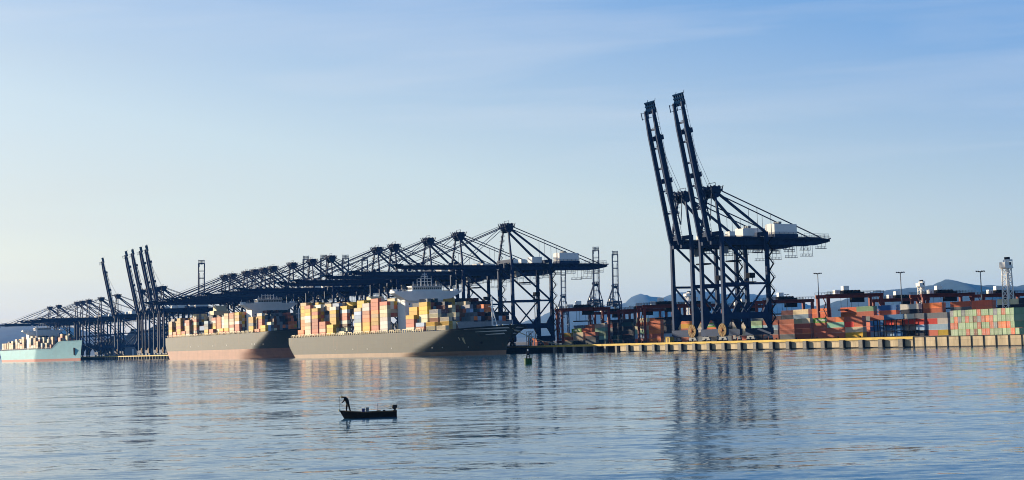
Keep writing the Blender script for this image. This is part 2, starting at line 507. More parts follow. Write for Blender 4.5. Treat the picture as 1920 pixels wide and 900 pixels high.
# ------------------------------------------------------------------ ship-to-shore crane
CX, GA = 8.75, 29.0
def rail(mb, pts, h=1.1, step=3.0, r=.10):
    for p, q in zip(pts, pts[1:]):
        p, q = Vector(p), Vector(q)
        n = max(1, int((q - p).length / step))
        for i in range(n + 1):
            a = p.lerp(q, i / n); mb.beam(a, a + Vector((0, 0, h)), r)
        for z in (h, h * .5): mb.beam(p + Vector((0, 0, z)), q + Vector((0, 0, z)), r)
def make_crane(raised):
    root = empty('ship_to_shore_crane')
    nv, wh, dk = MT['navy'], MT['white'], MT['dark']
    for y in (0, -GA):
        m = MB().prism([(-10.5, 3.4), (-9.5, 2.7), (9.5, 2.7), (10.5, 3.4), (10.5, 6.2), (-10.5, 6.2)], 'y', y - .9, y + .9)
        m.build('sill_beam', nv, root)
        for x in (-7, 7):
            b = MB()
            b.mi = 0
            b.beam((x - 2.8, y, 2.0), (x + 2.8, y, 2.0), 1.0, .7)
            b.beam((x, y, 2.0), (x, y, 2.9), 1.6, 1.0)
            for k in (-2, 2):
                b.prism([(x + k - 1.5, .8), (x + k + 1.5, .8), (x + k + .7, 1.9), (x + k - .7, 1.9)], 'y', y - .45, y + .45)
            b.mi = 1
            for k in (-3, -1.2, 1.2, 3): b.tube((x + k, y - .32, .52), (x + k, y + .32, .52), .5, 12)
            b.build('bogie', [MT['grey'], dk], root)
    for x in (-CX, CX):
        for y in (0, -GA):
            MB().beam((x, y, 6.2), (x, y, 54.0), 1.7, 2.1, 1.5, 1.7).build('leg', nv, root)
        m = MB().beam((x, -1, 12.6), (x, -GA + 1, 12.6), 1.3, 3.2)
        for (yy, s) in ((-1, -1), (-GA + 1, 1)):
            m.prism([(yy, 14.0), (yy, 19.5), (yy + s * 3.6, 14.0)], 'x', x - .5, x + .5)
            m.prism([(yy, 11.2), (yy, 6.3), (yy + s * 3.2, 11.2)], 'x', x - .5, x + .5)
        m.build('cross_beam', nv, root)
        MB().beam((x, -1, 28.6), (x, -GA + 1, 28.6), .9, 1.1).build('tie_beam', nv, root)
        b = MB().beam((x, -.8, 50), (x, -GA + .8, 28.8), .95)
        b.beam((x, -.8, 28.4), (x, -GA / 2 - .3, 14.2), .75)
        b.beam((x, -GA + .8, 28.4), (x, -GA / 2 + .3, 14.2), .75)
        b.build('brace', nv, root)
    for y in (0, -GA):
        b = MB().beam((-CX + .8, y, 52.9), (CX - .8, y, 52.9), 1.6, 2.2)
        b.build('portal_beam', nv, root)
    MB().beam((-CX + .9, -GA, 13), (CX - .9, -GA, 13), 1.2, 2.2).build('tie_beam', nv, root)
    # main girder
    y0, y1 = 3.0, -75.0
    for x in (-3.6, 3.6):
        b = MB().prism([(y0, 47.2), (y0, 51.6), (-66, 51.6), (y1, 50.9), (y1, 48.9), (-66, 47.2)], 'x', x - .65, x + .65)
        b.build('main_girder', nv, root)
    b = MB()
    for yy in (-9, -20, -38, -48, -57, -66, -74): b.beam((-3, yy, 49.6), (3, yy, 49.6), .7, 1.2)
    for x in (-5.4, 5.4):
        b.box(x - .65, x + .65, y1, y0, 50.6, 50.75)
        b.box(x - .2, x + .2, y1 + 6, y0 - 2, 50.751, 51.5)
        rail(b, [(x + (.6 if x > 0 else -.6), y1, 50.75), (x + (.6 if x > 0 else -.6), y0, 50.75)])
        for k in range(25):
            yy = y0 - 1 - k * 3.05
            b.beam((x * .8, yy, 49.2), (x, yy, 50.0), .18)
    b.build('walkway', nv, root)
    b = MB()
    b.beam((-2.2, y1, 50.5), (-2.2, y1 - 3.6, 51.2), .7, .6); b.beam((2.2, y1, 50.5), (2.2, y1 - 3.6, 51.2), .7, .6)
    b.beam((-5, y1 - .2, 50), (5, y1 - .2, 50), .9, 1.6)
    rail(b, [(-5, y1, 51), (5, y1, 51)])
    rail(b, [(-5, -58, 51.6), (-5, y1, 51.4), (5, y1, 51.4), (5, -58, 51.6)], 2.1)
    b.build('girder_end_platform', nv, root)
    # hanging maintenance platforms below the girder
    for (yy, l, dz) in ((-34, 9, 3.2), (-46, 7, 2.6), (-58, 8, 5.8), (-68, 7, 2.0), (-14, 7, 3.0)):
        for x in (-6.2, 6.2):
            b = MB()
            z = 47.4 - dz
            b.box(x - .7, x + .7, yy - l / 2, yy + l / 2, z, z + .18)
            for k in range(int(l) + 1):
                q = yy - l / 2 + k * l / int(l)
                b.beam((x, q, z), (x, q, 49.9 if k % 3 == 0 else z + 1.3), .14)
            b.beam((x, yy - l / 2, z + 1.2), (x, yy + l / 2, z + 1.2), .12)
            b.build('maintenance_platform', nv, root)
    # apex frame
    AY, AZ = -2.0, 77.0
    for x in (-1, 1):
        MB().beam((x * CX * .95, 0, 53.9), (x * 2.9, AY + .6, AZ), 1.15, 1.15, .9, .9).build('apex_post', nv, root)
        MB().beam((x * 2.9, AY - .5, AZ - .5), (x * CX * .95, -GA, 53.8), 1.0, 1.25).build('apex_strut', nv, root)
    b = MB()
    b.box(-4.2, 4.2, AY - 1.6, AY + 1.6, AZ - .8, AZ + .8)
    b.prism([(AY - 1.2, AZ - 3.4), (AY + 1.2, AZ - 3.4), (AY + 2.9, AZ - .6), (AY + 2.9, AZ + .79), (AY - 2.9, AZ + .79), (AY - 2.9, AZ - .6)], 'x', -3.7, -2.3)
    b.prism([(AY - 1.2, AZ - 3.4), (AY + 1.2, AZ - 3.4), (AY + 2.9, AZ - .6), (AY + 2.9, AZ + .79), (AY - 2.9, AZ + .79), (AY - 2.9, AZ - .6)], 'x', 2.3, 3.7)
    b.box(-2.29, 2.29, AY - 1.0, AY + 1.0, AZ - 2.6, AZ - .81)
    b.box(-4.9, 4.9, AY - 3.3, AY + 3.3, AZ + .8, AZ + 1.05)
    for x in (-4.1, -1.4, 1.4, 4.1):
        b.beam((x, AY - 3.6, AZ + .6), (x, AY + 3.6, AZ + .6), .5, 1.3)
        for yy in (-3.3, 3.3): b.beam((x, AY + yy * .9, AZ), (x, AY + yy * 1.25, AZ + 3.0), .35)
        b.tube((x - .3, AY - 1.4, AZ + 1.9), (x + .3, AY - 1.4, AZ + 1.9), 1.0, 12)
        b.tube((x - .3, AY + 1.4, AZ + 1.9), (x + .3, AY + 1.4, AZ + 1.9), 1.0, 12)
    rail(b, [(-4.8, AY - 3.2, AZ + 1), (4.8, AY - 3.2, AZ + 1), (4.8, AY + 3.2, AZ + 1), (-4.8, AY + 3.2, AZ + 1), (-4.8, AY - 3.2, AZ + 1)], 1.2, 2)
    for x in (-3, 3): b.beam((x, AY, AZ + 1), (x, AY, AZ + 4.4), .22)
    b.beam((-3, AY, AZ + 4.4), (3, AY, AZ + 4.4), .25)
    b.build('apex_head', nv, root)
    b = MB()                                # ladder and landings up the apex
    for k in range(8):
        z = 53 + k * 3
        x = CX * .95 + (2.9 - CX * .95) * (z - 52.5) / (AZ - 52.5)
        b.box(x - 2.2, x - .3, -1.6, 1.2, z, z + .12)
        b.beam((x - 2.1, -1.5 if k % 2 else 1.1, z), (x - 2.4, 1.1 if k % 2 else -1.5, z + 3), .45, .16)
        b.beam((x - 2.1, -1.5, z), (x - 2.1, -1.5, z + 1.1), .1); b.beam((x - 2.1, 1.1, z), (x - 2.1, 1.1, z + 1.1), .1)
    b.build('apex_ladder', nv, root)
    for x in (-1, 1):
        b = MB().beam((x * 3.2, AY - 2.5, AZ + .6), (x * 3.8, -70, 51.6), .5)
        for yy in (-28, -37):
            z = AZ + .6 + (51.6 - AZ - .6) * (yy - (AY - 2.5)) / (-70 - (AY - 2.5))
            b.beam((x * 3.5, yy, 50.9), (x * 3.5, yy, z), .16)
        b.build('backstay', nv, root)
    # boom
    ang = R(78.7) if raised else R(0)
    hy, hz_ = 3.6, 51.2
    def bm(u, v):                           # along, and above, the boom
        return (hy + u * math.cos(ang) - v * math.sin(ang), hz_ + u * math.sin(ang) + v * math.cos(ang))
    LB = 72.5
    for x in (-3.6, 3.6):
        poly = [bm(u, v) for u, v in ((0, -1.0), (0, 1.0), (4, 1.35), (60, 1.35), (LB, 1.1), (LB, -.4), (60, -1.15), (4, -1.35))]
        MB().prism(poly, 'x', x - .46, x + .46).build('boom_beam', nv, root)
    b = MB()
    for u in (5, 17, 29, 41, 52, 62):
        y, z = bm(u, .3)
        b.beam((-3, y, z), (3, y, z), .8, .9)
        y, z = bm(u + 1, 2.3)
        b.beam((-3.4, y, z), (3.4, y, z), .25)
    for s in (-1, 1):
        x = s * 4.35
        ya, za = bm(2, .6); yb, zb = bm(LB, .6)
        b.beam((x, ya, za), (x, yb, zb), .6, .12)
        ya, za = bm(2, 1.8); yb, zb = bm(LB, 1.8)
        b.beam((x + s * .28, ya, za), (x + s * .28, yb, zb), .12)
        for k in range(24):
            y0_, z0_ = bm(2 + 3 * k, .6); y1_, z1_ = bm(2 + 3 * k, 1.8)
            b.beam((x + s * .28, y0_, z0_), (x + s * .28, y1_, z1_), .12)
        for u in (33, 56):
            y, z = bm(u, 2.4); y2, z2 = bm(u + 2.6, 2.4)
            b.beam((s * 3.6, y, z), (s * 3.6, y2, z2), 1.0, 1.6)
    b.build('boom_walkway', nv, root)
    b = MB()
    for x in (-3.6, -1.8, 0, 1.8, 3.6):
        p, q = bm(LB - 2, 1.6), bm(LB + 4.2, 1.6)
        b.beam((x, *p), (x, *q), .55, .9)
    for u in (LB, LB + 2, LB + 4):
        y, z = bm(u, 1.4)
        b.beam((-4.3, y, z), (4.3, y, z), .8, .8 if u > LB else 1.6)
    y, z = bm(LB + 2.2, 1.2)
    for s in (-1, 1):
        p, q = bm(LB - 4, -.8), bm(LB - 4, -3.0)
        b.beam((s * 3, *p), (s * 3, *q), .22)
        p, q = bm(LB - 1, -.8), bm(LB - 1, -3.0)
        b.beam((s * 3, *p), (s * 3, *q), .22)
        p, q = bm(LB - 4.5, -3), bm(LB - .5, -3)
        b.beam((s * 3, *p), (s * 3, *q), .5, .2)
        p, q = bm(LB + 4.2, 2.6), bm(LB + 5.6, 3.2)
        b.beam((s * 3.4, *p), (s * 3.4, *q), .2)
    b.build('boom_tip_platform', MT['tip'], root)
    for x in (-1, 1):
        if not raised:
            b = MB()
            for (u, wd) in ((29, .32), (59, .52)):
                y, z = bm(u, 1.7)
                b.beam((x * 3.0, AY + 2.5, AZ + .6), (x * 3.6, y, z), wd)
            y, z = bm(66, 1.9)
            b.beam((x * 1.2, AY + 2.5, AZ + 1.9), (x * 1.2, y, z), .14)
            b.build('forestay', nv, root)
        else:
            b = MB()
            p, q = bm(59, 2.6), bm(24, 2.9)
            b.beam((x * 2.4, *p), (x * 2.4, *q), .42)
            k = bm(10, 4.0)
            b.beam((x * 2.4, *q), (x * 2.4, *k), .42)
            b.beam((x * 2.4, *k), (x * 3.0, AY + 2.5, AZ + .4), .36)
            p = bm(28, 2.2)
            b.beam((x * 2.8, *p), (x * 3.0, AY + 2.5, AZ + .2), .5)
            p = bm(56, 1.9)
            b.beam((x * 1.2, AY + 1.4, AZ + 2.4), (x * 1.2, *p), .12)
            b.build('forestay', nv, root)
    # machinery house
    mh = MB().prism([(-3.9, 53.4), (3.9, 53.4), (3.9, 59.6), (0, 60.1), (-3.9, 59.6)], 'y', -54.0, -39.0)
    mh.mi = 1
    mh.box(-4.3, 4.3, -54.4, -38.6, 51.7, 53.3)
    house = mh.build('machinery_house', [wh, nv], root)
    b = MB()
    for k in range(3): b.box(-2.4 + k * 1.6, -1.4 + k * 1.6, -45, -43, 60.1, 61.2)
    b.build('roof_vent', MT['grey'], house)
    b = MB()
    rail(b, [(-4.3, -54.4, 53.3), (4.3, -54.4, 53.3), (4.3, -38.6, 53.3), (-4.3, -38.6, 53.3), (-4.3, -54.4, 53.3)])
    b.build('guard_rail', nv, house)
    b = MB().box(-3.2, 2.6, -26, -18.5, 51.9, 56.4)
    b.box(-1.6, 2.2, -14.5, -11.2, 51.9, 54.6)
    b.build('electrical_house', wh, root)
    # trolley and cab
    b = MB().box(-3, 3, -17, -11, 45.9, 47.3)
    for x in (-2.4, 2.4):
        for y in (-16.5, -11.5): b.tube((x, y, 46), (x, y, 40), .06, 5)
    b.box(-3.2, 3.2, -16.8, -11.2, 39.3, 40.0)
    b.build('trolley', dk, root)
    b = MB()
    b.mi = 0; b.box(-1.2, 1.2, -10.2, -7.4, 43.3, 46.8)
    b.mi = 1; b.box(-1.05, 1.05, -7.39, -7.34, 43.9, 46.0)
    b.build('operator_cab', [MT['grey'], MT['glass']], root)
    # stair tower on a landside leg
    b = MB()
    x = -CX - 1.6
    for k in range(13):
        z = 8 + k * 3.3
        a_, b_ = (-GA - 2.8, -GA + .2) if k % 2 else (-GA + .2, -GA - 2.8)
        b.beam((x, a_, z), (x, b_, z + 3.3), .8, .24)
        b.beam((x - .45, a_, z + 1.05), (x - .45, b_, z + 4.35), .12)
        b.box(x - .6, x + .6, b_ - .6, b_ + .6, z + 3.2, z + 3.32)
        b.beam((x - .55, b_ - .5, z + 3.3), (x - .55, b_ - .5, z + 4.4), .1)
        b.beam((x - .55, b_ + .5, z + 3.3), (x - .55, b_ + .5, z + 4.4), .1)
    b.build('stair_flight', dk, root)
    # checker cabin on the cross beam and cable reel
    b = MB()
    b.box(-CX - 1.5, -CX + 1.5, -19.5, -16, 31.2, 33.6); b.box(-CX - 1.7, -CX + 1.7, -20, -15.6, 29.2, 29.5)
    for y in (-19, -16.5): b.beam((-CX, y, 28.9), (-CX, y, 31.2), .3)
    b.build('checker_cabin', dk, root)
    b = MB()
    b.mi = 0
    b.tube((-CX, 1.5, 5.6), (-CX, 1.62, 5.6), 3.3, 28)
    b.tube((-CX, 1.85, 5.6), (-CX, 1.97, 5.6), 3.3, 28)
    b.mi = 1
    b.tube((-CX, 1.0, 5.6), (-CX, 2.5, 5.6), .5, 12)
    for k in range(12):
        a_ = k * math.pi / 6
        b.beam((-CX + .5 * math.cos(a_), 2.0, 5.6 + .5 * math.sin(a_)), (-CX + 3.2 * math.cos(a_), 2.0, 5.6 + 3.2 * math.sin(a_)), .12)
    b.build('cable_reel', [MT['yellow'], MT['rust']], root)
    return root

def put_crane(root, apex_px, label, group):
    t = t_at(apex_px, -2.0, ZQ + 77)
    root.location = Q(t, 0, ZQ); root.rotation_euler.z = RZ
    tag(root, label, 'crane', group)
up_proto, dn_proto = make_crane(True), make_crane(False)
index_children()
ZMAP = [(0, 0), (29, 29.6), (47, 49.2), (54, 56), (60.5, 61.3), (77, 77), (200, 200)]
def remap(o):
    if o.type == 'MESH' and not o.name.startswith(('boom', 'forestay')):
        for v in o.data.vertices:
            for (a, fa), (b, fb_) in zip(ZMAP, ZMAP[1:]):
                if v.co.z <= b:
                    v.co.z = fa + (fb_ - fa) * (v.co.z - a) / (b - a); break
    for ch in KIDS.get(o.name, []): remap(ch)
remap(up_proto); remap(dn_proto)
ups = [(1335, 'nearer dark blue quay crane with raised twin boom, right one of the tall pair', 'pair of cranes with raised booms over the near quay'),
       (1280, 'farther dark blue quay crane with raised twin boom, left one of the tall pair', 'pair of cranes with raised booms over the near quay'),
       (306, 'dark blue crane with raised boom, rightmost of the four together', 'four raised-boom cranes between the ships'),
       (295, 'dark blue crane with raised boom, second from right of the four together', 'four raised-boom cranes between the ships'),
       (279, 'dark blue crane with raised boom, third from right of the four together', 'four raised-boom cranes between the ships'),
       (266.5, 'dark blue crane with raised boom, leftmost of the four together', 'four raised-boom cranes between the ships'),
       (221, 'lone dark blue crane with raised boom, standing beside the teal ship\'s bow', 'raised-boom crane by the teal ship')]
dns = [950, 860, 803, 739, 707, 620, 584.5, 548, 512, 495.5, 478, 462, 435.5, 421]
dns2 = [190, 167, 155, 145, 110.5, 94]
for i, (px, lab, g) in enumerate(ups):
    put_crane(up_proto if i == 0 else copy_tree(up_proto), px, lab, g)
for i, px in enumerate(dns):
    o = dn_proto if i == 0 else copy_tree(dn_proto)
    lab = 'nearest lowered-boom dark blue crane, its white machinery house clear against sky' if i == 0 else \
          'dark blue crane with lowered boom, %s from right in the row over grey ships' % nth(i + 1)
    put_crane(o, px, lab, 'row of cranes with lowered booms over the grey ships')
for i, px in enumerate(dns2):
    put_crane(copy_tree(dn_proto), px, 'dark blue crane with lowered boom, %s from right over the teal ship' % nth(i + 1), 'row of cranes over the teal ship')
# cranes of the terminal behind, booms raised, seen from the front
for i, (px, py, lab) in enumerate([(1117, 463, 'hazy raised-boom crane on the far berth, left one of two'),
                            (1153, 471, 'hazy raised-boom crane on the far berth, right one of two'),
                            (1056, 500, 'hazy raised-boom crane standing behind the nearest lowered crane\'s landside leg'),
                            (684, 482, 'far raised boom showing between the row\'s fourth and fifth apexes'),
                            (648, 478, 'far raised boom showing just left of the fifth apex'),
                            (607, 478, 'far raised boom showing just right of the seventh apex'),
                            (574, 480, 'far raised boom showing just left of the seventh apex'),
                            (378, 488, 'lone far raised boom standing clear left of the long crane row')]):
    o = copy_tree(up_proto)
    top = ZQ + 51.2 + 75.5
    # distance at which the boom tip reaches the pixel's height
    r = ray(px, py)
    s = (top - CAM.z) / r.z
    p = CAM + r * s
    rz = math.atan2(p.y, p.x) + math.pi / 2 + R(6)
    yv = Vector((-math.sin(rz), math.cos(rz), 0))
    base = Vector((p.x, p.y, 0)) - yv * (3.6 + 76 * math.cos(R(78.7)))
    o.location = (base.x, base.y, ZQ); o.rotation_euler.z = rz
    tag(o, lab, 'crane', 'raised-boom cranes of the terminal behind')

# ------------------------------------------------------------------ containers
COL = dict(rb=(.45, .125, .07), red=(.60, .14, .06), brightred=(.62, .045, .03), orange=(.66, .18, .05), maroon=(.10, .022, .022),
           cream=(.62, .53, .35), white=(.60, .57, .50), yellow=(.62, .37, .025), lime=(.17, .42, .04), mint=(.27, .50, .36), sage=(.22, .33, .19),
           grey=(.15, .17, .19), blue=(.035, .15, .36), lightblue=(.30, .42, .56), navy=(.012, .020, .040), teal=(.008, .045, .055),
           olive=(.20, .24, .06), brown=(.15, .06, .03), tan=(.48, .31, .16), salmon=(.46, .17, .09), palegreen=(.27, .38, .23), mustard=(.40, .24, .04))
CNAME = dict(rb='rust brown', red='brick red', brightred='bright red', orange='orange red', maroon='dark maroon', cream='cream', white='white',
             yellow='yellow', lime='bright green', mint='mint green', sage='sage green', grey='dark grey', blue='blue', lightblue='light blue',
             navy='navy', teal='dark teal', olive='olive green', brown='brown', tan='tan', salmon='salmon', palegreen='pale green', mustard='mustard')
CH, CW = 2.60, 2.44
def container_mesh(Lc, name):
    m = MB()
    h, wd, l = CH - .04, CW / 2, Lc / 2
    m.mi = 0
    # frame
    for sx in (-1, 1):
        for sy in (-1, 1):
            m.box(*sorted((sx * l, sx * (l - .16))), *sorted((sy * wd, sy * (wd - .14))), .03, h)
    for sy in (-1, 1):
        for (z0, z1) in ((.03, .19), (h - .12, h)):
            m.box(-l + .16, l - .16, *sorted((sy * wd, sy * (wd - .1))), z0, z1)
        # corrugated side
        n = int(Lc / .28)
        pts = []
        for i in range(n):
            x = -l + .16 + (Lc - .32) * i / n
            x2 = -l + .16 + (Lc - .32) * (i + .5) / n
            pts += [(x, .035), (x + .07, .075), (x2, .075), (x2 + .07, .035)]
        pts = [p for p in pts if p[0] < l - .16] + [(l - .16, .035)]
        m.grid([[(x, sy * (wd - d), .19) for x, d in pts], [(x, sy * (wd - d), h - .12) for x, d in pts]])
    m.box(-l + .16, l - .16, -wd + .14, wd - .14, .08, .16)
    m.box(-l + .05, l - .05, -wd + .1, wd - .1, h - .06, h - .02)
    for sx in (-1, 1):
        m.box(*sorted((sx * (l - .05), sx * (l - .11))), -wd + .14, wd - .14, .03, h - .03)
    # door hardware at one end (-x)
    m.mi = 1
    for y in (-.85, -.35, .35, .85):
        m.box(-l + .0, -l + .045, y - .03, y + .03, .12, h - .1)
    for (y0, y1, z) in ((-.85, -.35, 1.0), (.35, .85, 1.0), (-.85, -.35, 1.25), (.35, .85, 1.25)):
        m.box(-l + .01, -l + .05, y0, y1, z, z + .05)
    m.mi = 2
    m.box(-l + .03, -l + .048, -.012, .012, .05, h - .04)
    o = m.build(name, [MT['cont'], MT['rods'], MT['dark']])
    me = o.data
    bpy.data.objects.remove(o)
    return me
CM40, CM20 = container_mesh(12.19, 'container_forty'), container_mesh(6.06, 'container_twenty')
mass = MB()
NCONT = [0]
def jitter(c):
    k = random.uniform(.70, 1.24) * PAINT
    return tuple(max(.005, min(.85, x * k * random.uniform(.94, 1.06))) for x in c) + (1,)
def container(pos, rz, col, label, group, me=CM40, single=True):
    if single and NCONT[0] < 300:
        NCONT[0] += 1
        o = bpy.data.objects.new('shipping_container', me)
        C.objects.link(o)
        o.location = pos; o.rotation_euler.z = rz
        o.color = jitter(COL[col])
        tag(o, label, 'container', group)
        return o
    mass_add(pos, rz, col, 12.19 if me is CM40 else 6.06)
def mass_add(pos, rz, col, Lc=12.19):
    mass.c = jitter(COL[col])
    b0 = len(mass.v); f0 = len(mass.f)
    l, wd, h = Lc / 2, CW / 2, CH - .05
    mass.box(-l, l, -wd, wd, .03, h)
    # corner posts and rails stand proud, so that tiers part with a line of shade
    for sy in (-1, 1):
        for (z0, z1) in ((.03, .2), (h - .14, h)):
            mass.box(-l, l, *sorted((sy * (wd + .003), sy * (wd + .03))), z0, z1)
        for sx in (-1, 1): mass.box(*sorted((sx * l, sx * (l - .2))), *sorted((sy * (wd + .003), sy * (wd + .033))), .2, h - .14)
    cr, sr = math.cos(rz), math.sin(rz)
    for i in range(b0, len(mass.v)):
        x, y, z = mass.v[i]
        mass.v[i] = (pos[0] + x * cr - y * sr, pos[1] + x * sr + y * cr, pos[2] + z)

# yard -------------------------------------------------------------
def text_on(o, s, size, loc, rot):
    cu = bpy.data.curves.new('lettering', 'FONT')
    cu.body = s; cu.size = size; cu.align_x = 'CENTER'; cu.align_y = 'CENTER'; cu.extrude = .01
    cu.materials.append(MT['letter'])
    tmp = bpy.data.objects.new('lettering_curve', cu)
    C.objects.link(tmp)
    dg = bpy.context.evaluated_depsgraph_get()
    me = bpy.data.meshes.new_from_object(tmp.evaluated_get(dg))
    bpy.data.objects.remove(tmp); bpy.data.curves.remove(cu)
    t = bpy.data.objects.new('lettering', me)
    C.objects.link(t); t.parent = o
    t.location = loc; t.rotation_euler = rot
    return t
def yard_row(px0, o, cols, section, row, show=lambda k: True, pitch=12.45, z0=ZQ, fill_to=0, stag=0):
    """cols: list of colour lists bottom to top; None = gap."""
    t = t_at(px0, o, ZQ + 5)
    for ci, tiers in enumerate(cols):
        tc_ = t - 6.2 - ci * pitch
        if tiers is None: continue
        of = o + (random.uniform(-stag, stag) if stag else 0)
        for k, c in enumerate(tiers):
            if c is None: continue
            pos = Q(tc_ + random.uniform(-.12, .12), of - CW / 2 + random.uniform(-.06, .06), z0 + k * CH)
            if c == '*':                      # hidden: part of the mass
                mass_add(pos, RZ, random.choice(('rb', 'grey', 'navy', 'red'))); continue
            if isinstance(c, tuple):          # two twenty-foot boxes
                for j, cc in enumerate(c):
                    p2 = Q(tc_ + (3.06 if j == 0 else -3.06), of - CW / 2, z0 + k * CH)
                    lab = 'short %s container, %s tier, %s stack from left, %s %s' % (CNAME[cc], nth(k + 1), nth(ci + 1), row, section)
                    container(p2, RZ, cc, lab, 'containers in the yard', CM20)
                continue
            lab = '%s container, %s tier, %s stack from left, %s %s' % (CNAME[c], nth(k + 1), nth(ci + 1), row, section)
            ob = container(pos, RZ, c, lab, 'containers in the yard')
            if c == 'lime' and ob is not None and row.startswith('front'):
                text_on(ob, 'EVERGREEN', 1.55, (0, CW / 2 + .012, 1.32), (R(90), 0, R(180)))
        if False: pass
RIGHT = [['rb', 'rb', 'rb', ('cream', 'cream')], ['rb', 'rb', 'rb', 'lime'], ['rb', 'rb', 'mint', 'rb'], ['yellow', 'cream', 'brightred', 'rb'],
         [('lightblue', 'blue'), 'blue', 'blue', 'rb'], ['grey', 'blue', 'red', 'navy'], [None, None, None, None], ['rb', 'lightblue', 'brightred', 'grey'],
         [None, None, 'grey', 'grey'], ['lightblue', 'grey', 'grey', 'grey'], ['red', 'white', 'rb', 'lime'], ['grey', 'brown', 'brightred', 'grey']]
RIGHT[0] = ['rb', ('rb', 'red'), 'rb', ('cream', 'cream')]
RIGHT[2] = [('rb', 'rb'), 'rb', 'mint', ('rb', 'orange')]
RIGHT[3] = [('yellow', 'yellow'), 'cream', ('brightred', 'red'), 'rb']
RIGHT[5] = [('lightblue', 'blue'), 'blue', ('brightred', 'red'), 'blue']
RIGHT[6] = ['navy', ('grey', 'lightblue'), 'brightred', ('white', 'grey')]
RIGHT[7] = [('rb', 'yellow'), 'lightblue', ('brightred', 'white'), 'grey']
RIGHT[8] = ['yellow', 'navy', ('orange', 'orange'), 'grey']
RIGHT[9] = [('rb', 'rb'), 'lightblue', 'grey', ('lightblue', 'grey')]
yard_row(1487, -40, RIGHT[:11], 'right of cranes', 'front row', pitch=13.5, stag=2.2)
BACK = [['*', '*', '*', '*', 'navy', 'maroon'], ['*', '*', '*', '*', 'lightblue', 'cream'], ['*', '*', '*', '*', 'red', 'orange'], ['*', '*', '*', '*', 'orange', 'red'],  # first stack coloured dark for the shade it stands in
        ['*', '*', '*', '*', 'rb', 'sage'], ['*', '*', '*', '*', 'red', 'blue'], ['*', '*', '*', '*', 'navy', 'white'], ['*', '*', '*', '*', 'red', 'orange'],
        ['*', '*', '*', '*', 'orange', 'orange'], ['*', '*', '*', '*', 'grey', 'red'], ['*', '*', '*', '*', 'red', 'red'], ['*', '*', '*', '*', 'grey', 'red'],
        ['*', '*', '*', '*', 'navy', 'cream'], ['*', '*', '*', '*', 'navy', 'navy'], ['*', '*', '*', '*', 'grey', 'navy'], ['*', '*', '*', '*', 'rb', 'orange']]
yard_row(1462, -66, BACK[:8] + BACK[9:11] + BACK[12:], 'right of cranes', 'rear row', pitch=15.2, stag=3.2)
UNDER = [['navy', 'rb', 'cream', 'cream'], ['grey', 'navy', 'white', 'cream'], ['navy', 'grey', 'orange', 'lime'], ['grey', 'navy', 'navy', 'grey'], ['rb', 'cream', 'cream', 'white'],
         ['navy', 'navy', 'mint', 'palegreen'], ['rb', 'grey', 'lightblue', 'rb'], ['grey', 'rb', 'rb', 'rb'], ['cream', 'navy', 'grey', 'maroon']]
yard_row(1268, -52, UNDER, 'under tall cranes', 'front row', pitch=13.4)
UNDER2 = [['*', '*', '*', '*', 'navy'], None, ['*', '*', '*', 'navy', 'grey'], ['*', '*', '*', 'maroon', 'navy'], None, ['*', '*', '*', 'grey', 'grey'], ['*', '*', '*', '*', 'maroon'], ['*', '*', '*', '*', 'navy']]
yard_row(1275, -76, UNDER2, 'behind tall cranes', 'rear row', pitch=14)
LEFT = [['grey', 'navy', 'rb', 'lime', None], ['teal', 'maroon', 'navy', 'red', None], ['teal', 'mint', 'palegreen', 'mint', 'white'], ['teal', 'teal', 'navy', 'navy', 'navy'],  # navy and teal stacks carry shade in their colour
        ['navy', 'navy', 'navy', 'navy', 'teal'], ['rb', 'lightblue', 'mint', 'cream', None], ['orange', 'rb', 'orange', 'orange', 'red'], ['grey', 'lightblue', 'navy', 'navy', 'navy'],
        ['rb', 'olive', 'rb', 'yellow', 'orange'], ['brightred', 'brightred', 'brightred', 'maroon', 'rb']]
yard_row(1072, -52, LEFT, 'left of tall cranes', 'front row', pitch=15.5, stag=3)
LEFT2 = [['*', '*', '*', 'maroon', 'grey'], ['*', '*', '*', '*', 'rb'], ['*', '*', '*', '*', 'grey'], ['*', '*', '*', '*', 'rb', 'navy'], ['*', '*', '*', '*', '*', 'navy'], ['*', '*', '*', '*', 'orange', 'cream'],
         ['*', '*', '*', '*', '*', 'orange'], ['*', '*', '*', '*', '*', 'navy'], ['*', '*', '*', '*', '*', 'orange'], ['*', '*', '*', '*', '*', 'maroon']]
yard_row(1076, -76, LEFT2, 'left of tall cranes', 'rear row', pitch=15.5)
LEFT3 = [['rb', 'orange', None], ['orange', 'cream', None], [None], ['cream', 'orange', 'yellow'], ['navy', 'cream', 'cream'], ['grey', 'navy', 'rb']]
yard_row(990, -48, LEFT3, 'behind nearer bow', 'front row', pitch=15)
